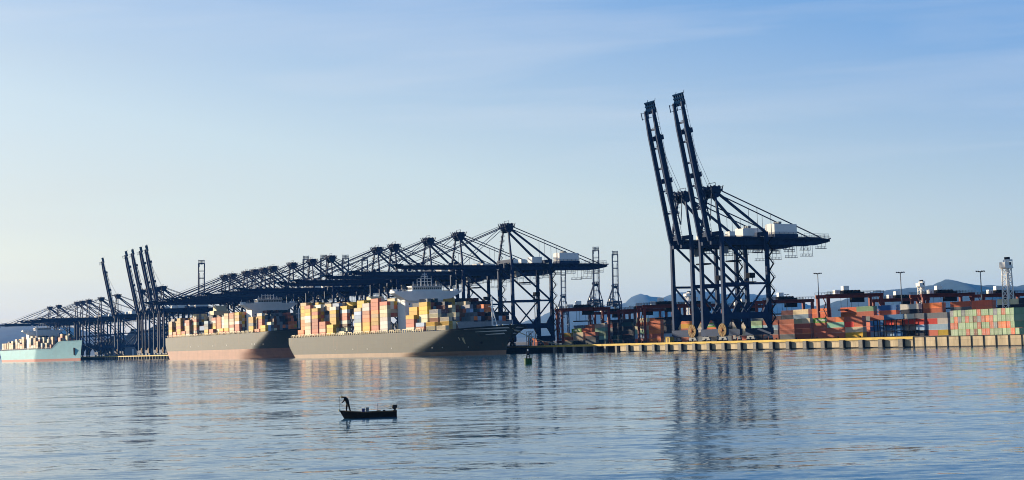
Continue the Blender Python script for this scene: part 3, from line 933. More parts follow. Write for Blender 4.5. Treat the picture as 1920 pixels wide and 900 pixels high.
# wall of containers with their doors to the water, at the right
GRID = ["pppppPpprpoppppr", "ppgpprppppppgppp"]
GR = [['palegreen','palegreen','sage','palegreen','rb','palegreen','brown','palegreen','rb','rb','palegreen','sage','palegreen','palegreen','palegreen','red','palegreen'],
      ['red','red','palegreen','palegreen','sage','palegreen','palegreen','rb','palegreen','palegreen','rb','grey','orange','orange','red','palegreen'],
      ['palegreen','orange','grey','sage','rb','palegreen','brown','grey','rb','orange','rb','palegreen','palegreen','sage','palegreen','palegreen'],
      ['grey','palegreen','sage','grey','palegreen','palegreen','sage','rb','palegreen','palegreen','sage','grey','sage','rb','palegreen','sage']]
og = -2
tg = t_at(1781, og, ZQ + 5)
GZ = RZ - R(12)
GD = Vector((math.cos(GZ), math.sin(GZ), 0)); GN = Vector((-math.sin(GZ), math.cos(GZ), 0))
for k, row in enumerate(GR):
    for j, c in enumerate(row):
        pos = Q(tg, og, ZQ + k * CH) - GD * (1.5 + j * 2.62) - GN * (6.1 + random.uniform(-.1, .1))
        container(pos, GZ - math.pi / 2, c, '%s container end, %s tier, %s from left, pale green wall of doors' % (CNAME[c], nth(k + 1), nth(j + 1)), 'containers with doors to the water')
# dark teal long sides that close that wall
for k in range(4):
    pass

# ------------------------------------------------------------------ ships
def clamp01(x): return max(0.0, min(1.0, x))
def make_hull(Ls, B, zd_fn, rake, lw, ld, pw, pd, stern_cut, zbreak, zs):
    """Returns fn(q, z) -> (x, halfbreadth); x = 0 at the stem on the water, grows aft."""
    def stem(z, zd): return -rake * (max(z, 0) / zd) ** 1.6
    def tail(z, zd): return Ls - stern_cut * (1 - clamp01(z / (zd * .62))) ** 1.5
    def hb(x, z, zd):
        h = clamp01(z / zd) ** .75
        Lf = lw + (ld - lw) * h
        pf = pw + (pd - pw) * h
        u = clamp01((x - stem(z, zd)) / Lf)
        f = 1 - (1 - u) ** pf
        La = 7
        v = clamp01((tail(z, zd) - x) / La)
        a0 = .94 + .05 * clamp01(z / (zd * .6))
        a = a0 + (1 - a0) * (1 - (1 - v) ** 2.2)
        return B / 2 * f * a
    return stem, tail, hb
def ship(name, label, group, t_bow, o_c, Ls, B, zd, rake, lw, ld, pw, pd, boot_h, hullm, bootm, zfc=None, yaw=0, lift=0):
    """zd: deck height above water; zfc: (forecastle height, length) """
    root = empty(name, Q(t_bow, o_c, 0), RZ + yaw)
    tag(root, label, 'container ship', group)
    stem, tail, hb = make_hull(Ls, B, None, rake, lw, ld, pw, pd, 11, boot_h, None)
    def top(x):
        if not zfc: return zd + 2.2 * (1 - clamp01((x + rake) / 70)) ** 2
        return zd + (zfc[0] - zd) * (1 - clamp01((x - zfc[1]) / 22)) ** 1.0
    NS = 110
    qs = [i / NS for i in range(NS + 1)]
    qs = [.5 * (2 * q) ** 1.5 if q < .5 else 1 - .5 * (2 * (1 - q)) ** 1.5 for q in qs]
    zref = zfc[0] if zfc else zd + 2.2
    def rows(zlist, side, is_top):
        out = []
        for zi, z in enumerate(zlist):
            r = []
            for q in qs:
                zz = z
                x = stem(z, zref) + (tail(z, zref) - stem(z, zref)) * q
                if is_top and zi > 0:       # upper strakes follow the sheer
                    zt = top(x)
                    zz = zlist[0] + (zt - zlist[0]) * (z - zlist[0]) / (zref - zlist[0])
                    x = stem(zz, zref) + (tail(zz, zref) - stem(zz, zref)) * q
                r.append((x, side * (hb(x, zz, zref) + .02), zz))
            out.append(r)
        return out
    zl = [boot_h, boot_h + 2, 6, 8.5, 11, 13.5, 16, zref]
    zl = sorted(set([boot_h] + [boot_h + (zref - boot_h) * k / 8 for k in range(1, 9)]))
    m = MB()
    P = rows(zl, 1, True); S_ = rows(zl, -1, True)
    m.grid(P); m.grid(S_)
    m.grid([[p[-1] for p in P], [p[-1] for p in S_]])     # transom
    hull = m.build('hull', hullm, root, smooth=True)
    m = MB()
    zb = [-2, 0, boot_h * .5, boot_h]
    Pb = rows(zb, 1, False); Sb = rows(zb, -1, False)
    m.grid(Pb); m.grid(Sb); m.grid([[p[-1] for p in Pb], [p[-1] for p in Sb]])
    m.build('boot_topping', bootm, root, smooth=True)
    m = MB()
    m.grid([[(p[0], p[1], p[2] - 1.1) for p in P[-1]], [(p[0], p[1], p[2] - 1.1) for p in S_[-1]]])
    m.build('deck', MT['deck'], root)
    return root, hb, stem, top, zref

def bridge(root, x, zbase, ztop, wid, wing, depth=14):
    """Accommodation block across the ship, wings wider than the block."""
    m = MB()
    m.mi = 0
    m.box(x - depth / 2, x + depth / 2, -wid / 2, wid / 2, zbase, ztop - 4.5)
    m.prism([(-wing / 2, ztop - 1.2), (-wid / 2 + 2, ztop - 6.5), (wid / 2 - 2, ztop - 6.5), (wing / 2, ztop - 1.2), (wing / 2, ztop), (-wing / 2, ztop)], 'x', x - depth / 2 - .8, x + depth / 2 - 4)
    b = m.build('accommodation_block', MT['white'], root)
    w = MB()
    for k in range(6):
        z = zbase + 4 + k * 3.2
        if z > ztop - 9: break
        for j in range(9):
            y = -wid / 2 + wid * (j + .7) / 9.6
            w.box(x - depth / 2 - .06, x - depth / 2 - .01, y - .5, y + .5, z, z + .9)
    w.build('cabin_window', MT['glass'], b)
    m = MB()
    m.box(x - depth / 2 + .3, x + depth / 2 - 5, -11, 11, ztop + .003, ztop + 3.0)
    m.box(x - depth / 2 - .4, x + depth / 2 - 4.5, -11.6, 11.6, ztop + 3.0, ztop + 3.5)
    wh = m.build('wheelhouse', MT['white'], root)
    w = MB()
    for j in range(14):
        y = -10 + j * 1.5
        w.box(x - depth / 2 + .22, x - depth / 2 + .28, y - .6, y + .6, ztop + 1.1, ztop + 2.4)
    for s in (-1, 1): w.box(x - depth / 2 + 1, x + 1, *sorted((s * 11.02, s * 11.07)), ztop + 1.1, ztop + 2.4)
    w.build('wheelhouse_window', MT['glass'], wh)
    m = MB()
    zt = ztop + 3.5
    for (yy, hh) in ((-8, 2.5), (-5, 5), (-2, 6), (0, 9), (2.5, 6), (5.5, 4.5), (8.5, 3)):
        m.tube((x - 2, yy, zt), (x - 2, yy, zt + hh), .22, 6)
    for z in (3, 5): m.beam((x - 2, -5, zt + z), (x - 2, 5, zt + z), .25)
    m.beam((x - 2, -2.6, zt + 6.6), (x - 2, 2.6, zt + 6.6), .5)
    m.beam((x - 2, -1.8, zt + 8.0), (x - 2, 1.8, zt + 8.0), .4)
    rail(m, [(x - 6, -11, zt), (x - 6, 11, zt)], 1.2, 2)
    m.build('radar_mast', MT['white'], root)
    m = MB()
    for s in (-1, 1):
        m.tube((x + 1, s * (wing / 2 - 2), ztop), (x + 1, s * (wing / 2 - 2), ztop + 3.4), .18, 6)
        m.box(x - 3, x + 1, *sorted((s * (wing / 2 - 4), s * (wing / 2 - .3))), ztop + .003, ztop + 1.3)
    rail(m, [(x - depth / 2, -wing / 2, ztop), (x - depth / 2, -12, ztop)], 1.2, 2)
    rail(m, [(x - depth / 2, wing / 2, ztop), (x - depth / 2, 12, ztop)], 1.2, 2)
    m.build('bridge_wing_rail', MT['white'], root)

PAL_A = ['yellow'] * 6 + ['cream'] * 6 + ['salmon'] * 3 + ['orange'] * 3 + ['rb'] * 5 + ['tan'] * 3 + ['white'] * 2 + ['lightblue'] * 1 + ['grey'] * 1 + ['mustard'] * 3
PAL_D = ['grey'] * 4 + ['navy'] * 3 + ['maroon', 'rb', 'mustard', 'teal', 'lightblue', 'brown', 'cream', 'orange']  # dark colours that put shade into the container ends near the bow
def stow(root, t_bow, o_c, yaw, bays, B, z0, hts, pal, label_fn, single_from=None, seed=1, rows=None):
    """bays: list of x (forward end) ; hts: list of (outer, inner) tiers."""
    rnd = random.Random(seed)
    ang = RZ + yaw
    base = Q(t_bow, o_c, 0)
    dx = Vector((math.cos(ang), math.sin(ang), 0)); dy = Vector((-math.sin(ang), math.cos(ang), 0))
    prev = None
    for bi, x in enumerate(bays):
        nr = rows[bi] if rows else int((B - 1.5) / 2.5)
        ho, hi = hts[bi]
        H = []
        e = rnd.choice((0, 0, 1, 1, 2)) if ho > 4 and not 95 < x < 140 else 0
        for r in range(nr):
            if r < e: h = rnd.choice((0, 1, 2, 4, 5))
            elif r == 0: h = ho
            elif r == 1: h = max(ho, hi - rnd.choice((0, 0, 1, 2)))
            else: h = hi - rnd.choice((0, 0, 0, 1, 1, 2)) * (1 if r < nr - 1 else 2)
            H.append(max(0, h))
        c_run = None
        for r in range(nr):
            y = (nr / 2 - r - .5) * 2.5
            for k in range(H[r]):
                port = r == 0 or k >= H[r - 1]
                if prev is None or len(prev) < nr: front = True
                else:
                    rr = min(r, len(prev) - 1)
                    front = k >= prev[rr] or (r > 0 and k >= min(prev[max(0, rr - 3):rr + 1]))
                if not (port or front or k == H[r] - 1): continue
                if c_run is None or rnd.random() < .68: c_run = rnd.choice(pal if r < 2 else PAL_D if x < 104 else pal + PAL_D * 2)
                pos = base + dx * (x + 6.1) + dy * y + Vector((0, 0, z0 + k * CH))
                single = single_from is not None and single_from(bi, r, k, port)
                container(pos, ang, c_run, label_fn(c_run, bi, r, k), 'containers on the nearer grey ship', CM40, single)
        prev = H

def stanchions(root, hb, zref, top, x0, x1, m_, step=3.4):
    n = int((x1 - x0) / step)
    for s in (-1, 1):
        m = MB()
        for i in range(n):
            x = x0 + i * step
            y = s * (hb(x, top(x), zref) - .35)
            z = top(x)
            m.beam((x, y, z - 1), (x, y, z + 2.1), .75, .35)
            if i % 3: m.beam((x, y, z + 1.9), (x + step, s * (hb(x + step, top(x + step), zref) - .35), z + 1.9), .3, .5)
            m.beam((x, y, z + .9), (x + step, s * (hb(x + step, top(x + step), zref) - .35), z + .9), .14)
        m.build('deck_rail', m_, root)
def lashing_bridges(root, xs, B, z0, z1):
    m = MB()
    for x in xs:
        for r in range(int(B / 2.5) + 1):
            y = -B / 2 + .9 + r * 2.5
            if y > B / 2 - .3: break
            m.beam((x, y, z0), (x, y, z1), .3)
        for z in (z0 + 2.6, z1): m.beam((x, -B / 2 + .8, z), (x, B / 2 - .8, z), .5, .25)
    return m.build('lashing_bridge', MT['grey'], root)

# nearer grey ship -------------------------------------------------
OA = 32
tA = t_at(949, OA, 0)
tAs = t_at(549, OA + 22, 10)
LA = tAs - tA
shipA, hbA, stemA, topA, zrA = ship('container_ship', 'nearer long grey container ship with white bow stripes and loaded decks', 'container ships along the quay',
     tA, OA, LA, 51, 15.6, 13, 94, 30, 1.36, 1.7, 2.6, MT['hull'], MT['boot_pale'])
bridge(shipA, 112, 14, 43.0, 33, 49, 12)
m = MB().box(LA - 118, LA - 106, -9, 9, 14, 38)
m.prism([(LA - 117, 38), (LA - 106.5, 38), (LA - 107.5, 43), (LA - 115, 43)], 'y', -5, 5)
m.build('funnel_casing', MT['mustard'] if 'mustard' in MT else MT['cream'], shipA)
stanchions(shipA, hbA, zrA, topA, 62, LA - 4, MT['cream'])
# bays
bays, hts = [], []
x = 33.0
profile = [(1, 4), (2, 6), (2, 7), (4, 8), (3, 8)]
xx = x
i = 0
while xx + 12.2 < 104:
    bays.append(xx); hts.append(profile[i]); i += 1; xx += 15.0
xx = 119.2
rnd = random.Random(11)
seq = [(8, 8), (9, 9), (8, 8), (7, 9), (9, 9), (3, 9), (9, 9), (8, 9), (9, 9), (2, 10), (9, 9), (8, 9), (5, 8), (6, 8), (2, 7), (6, 7), (6, 7), (5, 6), (5, 6), (4, 6), (6, 6)]
j = 0
while xx + 12.2 < LA - 3:
    if LA - 120 < xx + 6 < LA - 104 or LA - 120 < xx < LA - 104 or LA - 120 < xx + 12.2 < LA - 104:
        xx += 1.0; continue
    bays.append(xx); hts.append(seq[min(j, len(seq) - 1)]); j += 1; xx += 14.9
rowsA = [min(19, int((2 * hbA(b + 1, 15.6, zrA) - 1.0) / 2.5)) for b in bays]
def labA(c, bi, r, k):
    return '%s container, nearer ship, %s bay from bow, %s tier, %s row inboard' % (CNAME[c], nth(bi + 1), nth(k + 1), nth(r + 1))
stow(shipA, tA, OA, 0, bays, 51, 16.2, hts, PAL_A, labA, lambda bi, r, k, p: r == 0 or bi < 2 and r < 6, 5, rowsA)
lashing_bridges(shipA, [b - .9 for b in bays if b > 60], 46, 15, 22)
# foremast, breakwater, stripes, emblem
m = MB()
m.tube((16, 0, 16), (16, 0, 36), .55, 10, .4)
m.beam((16, -2.2, 29.5), (16, 2.2, 29.5), .35); m.beam((16, -1.2, 33), (16, 1.2, 33), .3)
m.tube((9.5, 0, 16), (16, 0, 29), .28, 8)
for k in range(6):
    z = 18 + k * 2
    m.beam((9.5 + (z - 16) * .5, 0, z), (16, 0, z), .16)
m.build('foremast', MT['white'], shipA)
m = MB().prism([(-17, 15), (17, 15), (19, 20.5), (-19, 20.5)], 'x', 26.5, 27.2)
m.build('breakwater', MT['grey'], shipA)
for (px_, w_) in ((3, 2.0), (8, 1.6), (-4, 1.4)):
    for s in (-1, 1):
        m = MB().tube((px_, s * 3 - 1.0, 17.2), (px_, s * 3 + 1.0, 17.2), .8, 12)
        m.box(px_ - .5, px_ + w_, s * 3 - .6, s * 3 + .6, 15.5, 16.6)
        m.build('mooring_winch', MT['white'], shipA)
MB().tube((-9, 0, 16.0), (-9, 0, 20.5), .15, 6).build('jack_staff', MT['white'], shipA)
def on_hull(x, z, side, off=.12):
    return Vector((x, side * (hbA(x, z, zrA) + off), z))
for k, (z, xa, xb) in enumerate(((15.6, -9.0, 13), (13.9, -6.6, 9), (12.2, -4.4, 5.5))):
    m = MB()
    for s in (1, -1):
        nseg = 14
        lo, hi = [], []
        for i in range(nseg + 1):
            xq = xa + (xb - xa) * i / nseg
            th = .80 * (1 - .75 * (i / nseg))
            lo.append(on_hull(xq, z - .0, s)); hi.append(on_hull(xq, z + th, s))
        m.grid([lo, hi])
    m.build('bow_stripe', MT['white'], shipA)
m = MB()
for (xo, zo, l) in ((0, 0, 1.5), (.9, -.9, 1.5), (1.8, .9, 1.0), (-.9, .6, 1.0)):
    for s in (1, -1):
        for dxx, z0_, z1_ in ((xo, 9.4 + zo - l, 9.4 + zo + l),):
            A_ = on_hull(22 + dxx + .8, z0_, s, .15); B_ = on_hull(22 + dxx - .8, z1_, s, .15)
            A2 = on_hull(22 + dxx + 1.35, z0_, s, .15); B2 = on_hull(22 + dxx - .25, z1_, s, .15)
            m.grid([[A_, A2], [B_, B2]])
m.build('bow_emblem', MT['cream'], shipA)
m = MB()
for (x_, z_) in ((24, 5.3), (44, 5.4), (53, 5.4), (150, 5.6), (175, 5.6), (208, 5.6), (110, 5.5)):
    for s in (1, -1):
        a = on_hull(x_, z_, s, .1)
        m.box(a.x - .28, a.x + .28, *sorted((a.y, a.y - s * .3)), z_ - .45, z_ + .45)
m.build('draught_mark', MT['white'], shipA)
m = MB()
for s in (1, -1):
    a = on_hull(12, 8.2, s, .15)
    m.tube((a.x, a.y - s * .5, a.z + 2.2), (a.x + .5, a.y + s * .1, a.z - 1.2), .28, 8)
    m.beam((a.x - 1.0, a.y + s * .2, a.z - .8), (a.x + 1.8, a.y + s * .1, a.z - .8), .5)
m.build('anchor', MT['dark'], shipA)

# farther grey ship -----------------------------------------------
OB = 32
tBs = t_at(313, OB + 23, 10)
LB_ = tBs - tAs - 28
tB = tBs - LB_
shipB, hbB, stemB, topB, zrB = ship('container_ship', 'farther grey container ship with high faded pink waterline, behind the nearer one', 'container ships along the quay',
     tB, OB, LB_, 49, 21.5, 15, 96, 30, 1.36, 1.7, 8.2, MT['hull'], MT['boot'])
bridge(shipB, 92, 20, 47.0, 33, 49)
m = MB().box(LB_ - 108, LB_ - 95, -8, 8, 20, 45)
m.prism([(LB_ - 107, 45), (LB_ - 96, 45), (LB_ - 97, 50), (LB_ - 105, 50)], 'y', -5, 5)
m.build('funnel_casing', MT['cream'], shipB)
stanchions(shipB, hbB, zrB, topB, 60, LB_ - 4, MT['cream'])
bays, hts = [], []
xx = 34
seqB = [(2, 4), (1, 6), (5, 7), (2, 6)]
j = 0
while xx + 12.2 < 84:
    bays.append(xx); hts.append(seqB[j % 4]); j += 1; xx += 15.0
xx = 101
seqB = [(7, 7), (7, 7), (7, 7), (6, 7), (6, 7), (2, 7), (7, 7), (7, 8), (6, 7), (6, 7), (7, 7), (6, 6), (6, 7), (6, 6), (3, 6), (6, 6), (5, 6), (6, 6)]
j = 0
while xx + 12.2 < LB_ - 3:
    if any(LB_ - 110 < q < LB_ - 93 for q in (xx, xx + 6, xx + 12.2)):
        xx += 1.0; continue
    bays.append(xx); hts.append(seqB[min(j, len(seqB) - 1)]); j += 1; xx += 14.9
rowsB = [min(18, int((2 * hbB(b + 1, 21, zrB) - 1.0) / 2.5)) for b in bays]
stow(shipB, tB, OB, 0, bays, 49, 22.1, hts, PAL_A, lambda *a: '', None, 9, rowsB)
lashing_bridges(shipB, [b - .9 for b in bays if b > 60], 44, 21, 27)
m = MB().tube((16, 0, 22), (16, 0, 40), .5, 8); m.beam((16, -2, 36), (16, 2, 36), .3)
m.build('foremast', MT['white'], shipB)
m = MB()
for (x_, z_) in ((40, 12), (56, 12.2), (62, 12.2), (130, 12), (170, 12), (215, 12), (240, 12)):
    a = Vector((x_, hbB(x_, z_, zrB) + .1, z_))
    m.box(a.x - .35, a.x + .35, a.y - .3, a.y, z_ - .6, z_ + .6)
m.build('draught_mark', MT['white'], shipB)

# teal ship ---------------------------------------------------------
OC = 36
tC = t_at(151, OC, 0)
yawC = R(2.6)
LC = 368
shipC, hbC, stemC, topC, zrC = ship('container_ship', 'pale teal container ship with high flared bow and thin red waterline', 'container ships along the quay',
     tC, OC, LC, 48, 17.0, 9, 150, 142, 1.03, 1.06, 3.4, MT['teal'], MT['boot_red'], zfc=(26.5, 62), yaw=yawC)
bridge(shipC, 205, 16, 44.0, 40, 56, 16)
stanchions(shipC, hbC, zrC, topC, 92, LC - 4, MT['grey'])
bays = [46, 62, 92, 106, 120, 134, 148, 162, 176, 216, 230, 244, 258, 272, 286, 300, 316, 332, 348]
hts = [(0, 3), (2, 4), (2, 6), (3, 6), (3, 6), (4, 6), (6, 6), (2, 7), (6, 7), (6, 7), (3, 7), (6, 6), (5, 6), (6, 6), (5, 5), (4, 5), (4, 4), (4, 5), (4, 4)]
PAL_C = ['cream'] * 5 + ['tan'] * 4 + ['white'] * 2 + ['salmon'] * 2
for grp in (0, 1):
    bs = [(b, h) for b, h in zip(bays, hts) if (b < 80) == (grp == 0)]
    rw = [min(18, int((2 * hbC(b + 1, 17, zrC) - 1.0) / 2.5)) for b, _ in bs]
    stow(shipC, tC, OC, yawC, [b for b, _ in bs], 48, 26.0 if grp == 0 else 17.6, [h for _, h in bs], PAL_C, lambda *a: '', None, 21 + grp, rw)
m = MB()
m.tube((150, 20, 17), (150, 20, 50), .9, 10)
m.tube((150, 20, 47), (172, 22, 51), .4, 8)
m.beam((150, 19, 42), (154, 19, 42), 2.2, 2.2)
m.build('deck_crane', MT['white'], shipC)
m = MB()
for s in (1, -1):
    a = Vector((16, s * (hbC(16, 14, zrC) + .1), 14))
    m.mi = 0
    m.tube((a.x - 1, a.y + s * .6, 16.8), (a.x + 2.2, a.y - s * .6, 8), 1.4, 10)
m.build('anchor', MT['rust'], shipC)
m = MB()
for (a_, b_, c_) in (((-2, 15.2), (12, 9.0), (-1, 9.0)),):
    pts3 = []
    for (xq, zq) in (a_, b_, c_):
        pts3.append((xq, -(hbC(xq, zq, zrC) + .25), zq))
    b0 = len(m.v); m.v += pts3; m.face((b0, b0 + 1, b0 + 2))
m.build('bow_emblem', MT['lightgrey'] if 'lightgrey' in MT else MT['grey'], shipC)

mo = mass.build('stacked_containers', MT['cont_mass'])
tag(mo, 'remaining small container boxes stacked on the ships and far yard rows', 'containers', None, 'stuff')

# mooring lines
def rope(p, q, sag, r, label, group):
    m = MB()
    p, q = Vector(p), Vector(q)
    prev = p
    for i in range(1, 13):
        u = i / 12
        c = p.lerp(q, u); c.z -= sag * 4 * u * (1 - u)
        m.tube(prev, c, r, 5); prev = c
    tag(m.build('mooring_rope', MT['rope']), label, 'rope', group)
def ship_pt(root, x, y, z): return root.matrix_basis @ Vector((x, y, z))
bpy.context.view_layer.update()
pa = ship_pt(shipA, -10, 1, 15.5)
rope(pa, Q(t_at(1052, 5), 5.6, ZQ + .5), 1.5, .13, 'upper pale mooring rope from the nearer ship\'s bow to the yellow quay edge', 'mooring ropes of the nearer ship')
rope(ship_pt(shipA, -9, -1.5, 14.2), Q(t_at(1072, 5), 5.6, ZQ + .5), 2.2, .13, 'lower sagging mooring rope from the nearer ship\'s bow to the yellow quay edge', 'mooring ropes of the nearer ship')
rope(ship_pt(shipC, -12, 1, 22), Q(t_at(214, 5), 5.6, ZQ + .5), 2.0, .16, 'pale mooring rope from the teal ship\'s bow to the piled deck', 'mooring rope of the teal ship')

# ------------------------------------------------------------------ rubber-tyred gantry cranes
def make_rtg():
    root = empty('gantry_crane')
    mr = MT['maroon']
    SP, WB, HT = 15.0, 6.5, 22.0
    for y in (-WB, WB):
        MB().prism([(-SP - 1.2, HT - 1.0), (SP + 1.2, HT - 1.0), (SP + 1.2, HT + .9), (-SP - 1.2, HT + .9)], 'y', y - .6, y + .6).build('top_beam', mr, root)
        for x in (-SP, SP):
            MB().beam((x, y, 2.2), (x, y, HT - 1), 1.1, 1.5, 1.3, 1.9, upv=(0, 1, 0)).build('leg', mr, root)
    for x in (-SP, SP):
        b = MB().beam((x, -WB - 1.5, 2.0), (x, WB + 1.5, 2.0), 1.1, 1.5)
        b.beam((x, -WB, 14), (x, WB, 14), .5); b.beam((x, -WB, 9.5), (x, WB, 9.5), .35)
        b.build('sill_beam', mr, root)
        b = MB()
        for y in (-WB - .9, -WB + .9, WB - .9, WB + .9): b.tube((x - .45, y, .75), (x + .45, y, .75), .75, 14)
        b.build('wheel', MT['rubber'], root)
    b = MB()
    b.mi = 0
    for y in (-WB - 1.2, WB + 1.2):
        rail(b, [(-SP - 1, y, HT + .9), (SP + 1, y, HT + .9)], 1.3, 1.8, .14)
    b.box(-SP, SP, -WB - 1.4, -WB - .62, HT + .3, HT + .42)
    b.build('walkway', MT['dark'], root)
    b = MB()
    b.box(-5, 6, -WB + .7, WB - .7, HT + .95, HT + 1.9)
    for k in range(5): b.tube((-4 + k * 2, -4, HT + 2.3), (-4 + k * 2, 4, HT + 2.3), .7, 8)
    for x in (-3, 3):
        for y in (-4, 4): b.tube((x, y, HT), (x, y, 15), .09, 5)
    b.box(-6.1, 6.1, -1.3, 1.3, 14.2, 14.9)
    b.box(-1.2, 6, -WB + 1, -WB + 3.5, HT - 3.6, HT - 1.2)
    b.build('trolley', MT['dark'], root)
    b = MB().box(-9.5, -6.8, -3.4, -.6, HT + .95, HT + 3.2)
    b.box(-4.6, -1.4, -3.2, -.2, HT + 2.9, HT + 5.2)
    b.build('motor_house', MT['white'], root)
    MB().box(SP + .7, SP + 2.4, -3, 3, 2.8, 5.4).build('power_unit', MT['grey'], root)
    b = MB()
    for k in range(6):
        y0_, y1_ = (-WB + 1, -WB + 4) if k % 2 else (-WB + 4, -WB + 1)
        b.beam((-SP - 1, y0_, 3 + k * 3), (-SP - 1, y1_, 6 + k * 3), .5, .18)
    b.build('access_stair', mr, root)
    return root
rtg0 = make_rtg()
index_children()
RTG = [(1592, 551, 735, 'maroon yard gantry crane behind the orange stacks, first right of cranes'),
       (1688, 559, 800, 'maroon yard gantry crane beyond the second light mast\'s foot'),
       (1766, 550, 720, 'maroon yard gantry crane beside the smaller white lattice tower'),
       (1876, 550, 720, 'maroon yard gantry crane behind the tall white lattice tower'),
       (1470, 562, 860, 'dark yard gantry crane just right of the tall crane pair'),
       (1092, 577, 905, 'bright maroon gantry crane at the left end of the yard'),
       (1148, 584, 985, 'maroon gantry crane in shade, second from the yard\'s left end'),
       (1204, 579, 960, 'maroon gantry crane left of tall crane pair, partly behind orange container'),
       (1246, 571, 860, 'maroon gantry crane just left of the tall crane pair'),
       (1310, 570, 880, 'maroon gantry crane seen between the legs of the tall pair'),
       (1400, 572, 900, 'maroon gantry crane behind landside legs of the tall pair')]
for i, (px, py, Y, lab) in enumerate(RTG):
    o = rtg0 if i == 0 else copy_tree(rtg0)
    p = at_y(px, py, Y)
    o.location = (p.x, p.y, ZQ)
    o.scale = (1, 1, (p.z - ZQ) / 23.0)
    o.scale = ((p.z - ZQ) / 23.0,) * 3
    o.rotation_euler.z = R(12)
    tag(o, lab, 'gantry crane', 'maroon yard gantry cranes')

# ------------------------------------------------------------------ masts and towers
def mast(px, py, Y, label):
    p = at_y(px, py, Y)
    h = p.z - ZQ
    root = empty('light_mast', (p.x, p.y, ZQ))
    tag(root, label, 'light mast', 'tall yard light masts')
    MB().tube((0, 0, 0), (0, 0, h - .5), .42, 10, .2).build('pole', MT['grey'], root)
    b = MB().tube((0, 0, h - .6), (0, 0, h - .4), 1.0, 12)
    b.beam((-2.0, 0, h - .2), (2.0, 0, h - .2), .25)
    b.build('head_frame', MT['dark'], root)
    for x in (-1.9, -.9, .9, 1.9):
        MB().beam((x, -.5, h - .3), (x, .5, h), .6, .4).build('floodlight', MT['dark'], root)
mast(1533, 512, 775, 'slim light mast with floodlight head, behind first gantry crane right of cranes')
mast(1688, 510, 735, 'slim light mast with floodlight head, middle one of three at the right')
mast(1838, 508, 700, 'slim light mast with floodlight head, beside the tall white lattice tower')
mast(1475, 552, 1250, 'small distant light mast above the dark gantry crane')
mast(1002, 553, 1000, 'distant light mast framed by the nearest lowered crane\'s braces')

def lattice(px, py, Y, wd, label, head):
    p = at_y(px, py, Y)
    h = p.z - ZQ
    root = empty('lattice_tower', (p.x, p.y, ZQ), R(25))
    tag(root, label, 'tower', 'white lattice towers')
    b = MB()
    w0, w1 = wd, wd * .72
    hb_ = h - head
    n = 9
    cs = [(-1, -1), (1, -1), (1, 1), (-1, 1)]
    for c in cs: b.beam((c[0] * w0, c[1] * w0, 0), (c[0] * w1, c[1] * w1, hb_), .42)
    for k in range(n):
        za, zb = hb_ * k / n, hb_ * (k + 1) / n
        wa, wb_ = w0 + (w1 - w0) * k / n, w0 + (w1 - w0) * (k + 1) / n
        for i in range(4):
            c, d = cs[i], cs[(i + 1) % 4]
            b.beam((c[0] * wa, c[1] * wa, za), (d[0] * wb_, d[1] * wb_, zb), .22)
            b.beam((d[0] * wa, d[1] * wa, za), (c[0] * wb_, c[1] * wb_, zb), .22)
            b.beam((c[0] * wb_, c[1] * wb_, zb), (d[0] * wb_, d[1] * wb_, zb), .26)
    b.build('lattice_shaft', MT['lattice'], root)
    MB().box(w1 * .25, w1 * .75, -w1 * .25, w1 * .25, 0, hb_).build('lift_shaft', MT['lattice'], root)
    b = MB()
    b.mi = 0
    b.box(-w1 * 1.5, w1 * 1.5, -w1 * 1.5, w1 * 1.5, hb_, hb_ + .4)
    b.box(-w1 * 1.9, -w1 * .2, -w1 * 1.4, w1 * 1.2, hb_ + .4, hb_ + head * .55)
    b.box(-w1 * .2 + .02, w1 * 1.4, -w1 * 1.2, w1 * 1.2, hb_ + .4, hb_ + head * .30)
    b.box(-w1 * .1, w1 * 1.5, -w1 * 1.3, w1 * 1.3, hb_ + head * .62, hb_ + head * .78)
    for (x, y) in ((-.05, -1.2), (1.35, -1.2), (-.05, 1.2), (1.35, 1.2)):
        b.beam((w1 * x, w1 * y, hb_ + .4), (w1 * x, w1 * y, hb_ + head * .62), .25)
    rail(b, [(-w1 * 1.9, -w1 * 1.4, hb_ + head * .55), (-w1 * .2, -w1 * 1.4, hb_ + head * .55)], 1.2, 1)
    b.build('cabin', MT['lattice'], root)
    b = MB()
    b.box(w1 * .1, w1 * 1.2, -w1 * 1.0, w1 * 1.0, hb_ + head * .3, hb_ + head * .55)
    b.box(w1 * .0, w1 * .9, -w1 * .8, w1 * .8, hb_ + head * .78, hb_ + head)
    b.build('lookout_window', MT['dark'], root)
lattice(1886, 482, 640, 1.95, 'tall white lattice tower with lookout cabin, rising behind the pale green containers', 5.2)
lattice(1726, 525, 930, 2.0, 'smaller white lattice tower against the hill, between two gantry cranes', 4.6)
lattice(1290, 546, 1150, 2.4, 'slender white lattice tower seen between the tall cranes\' legs', 4.4)

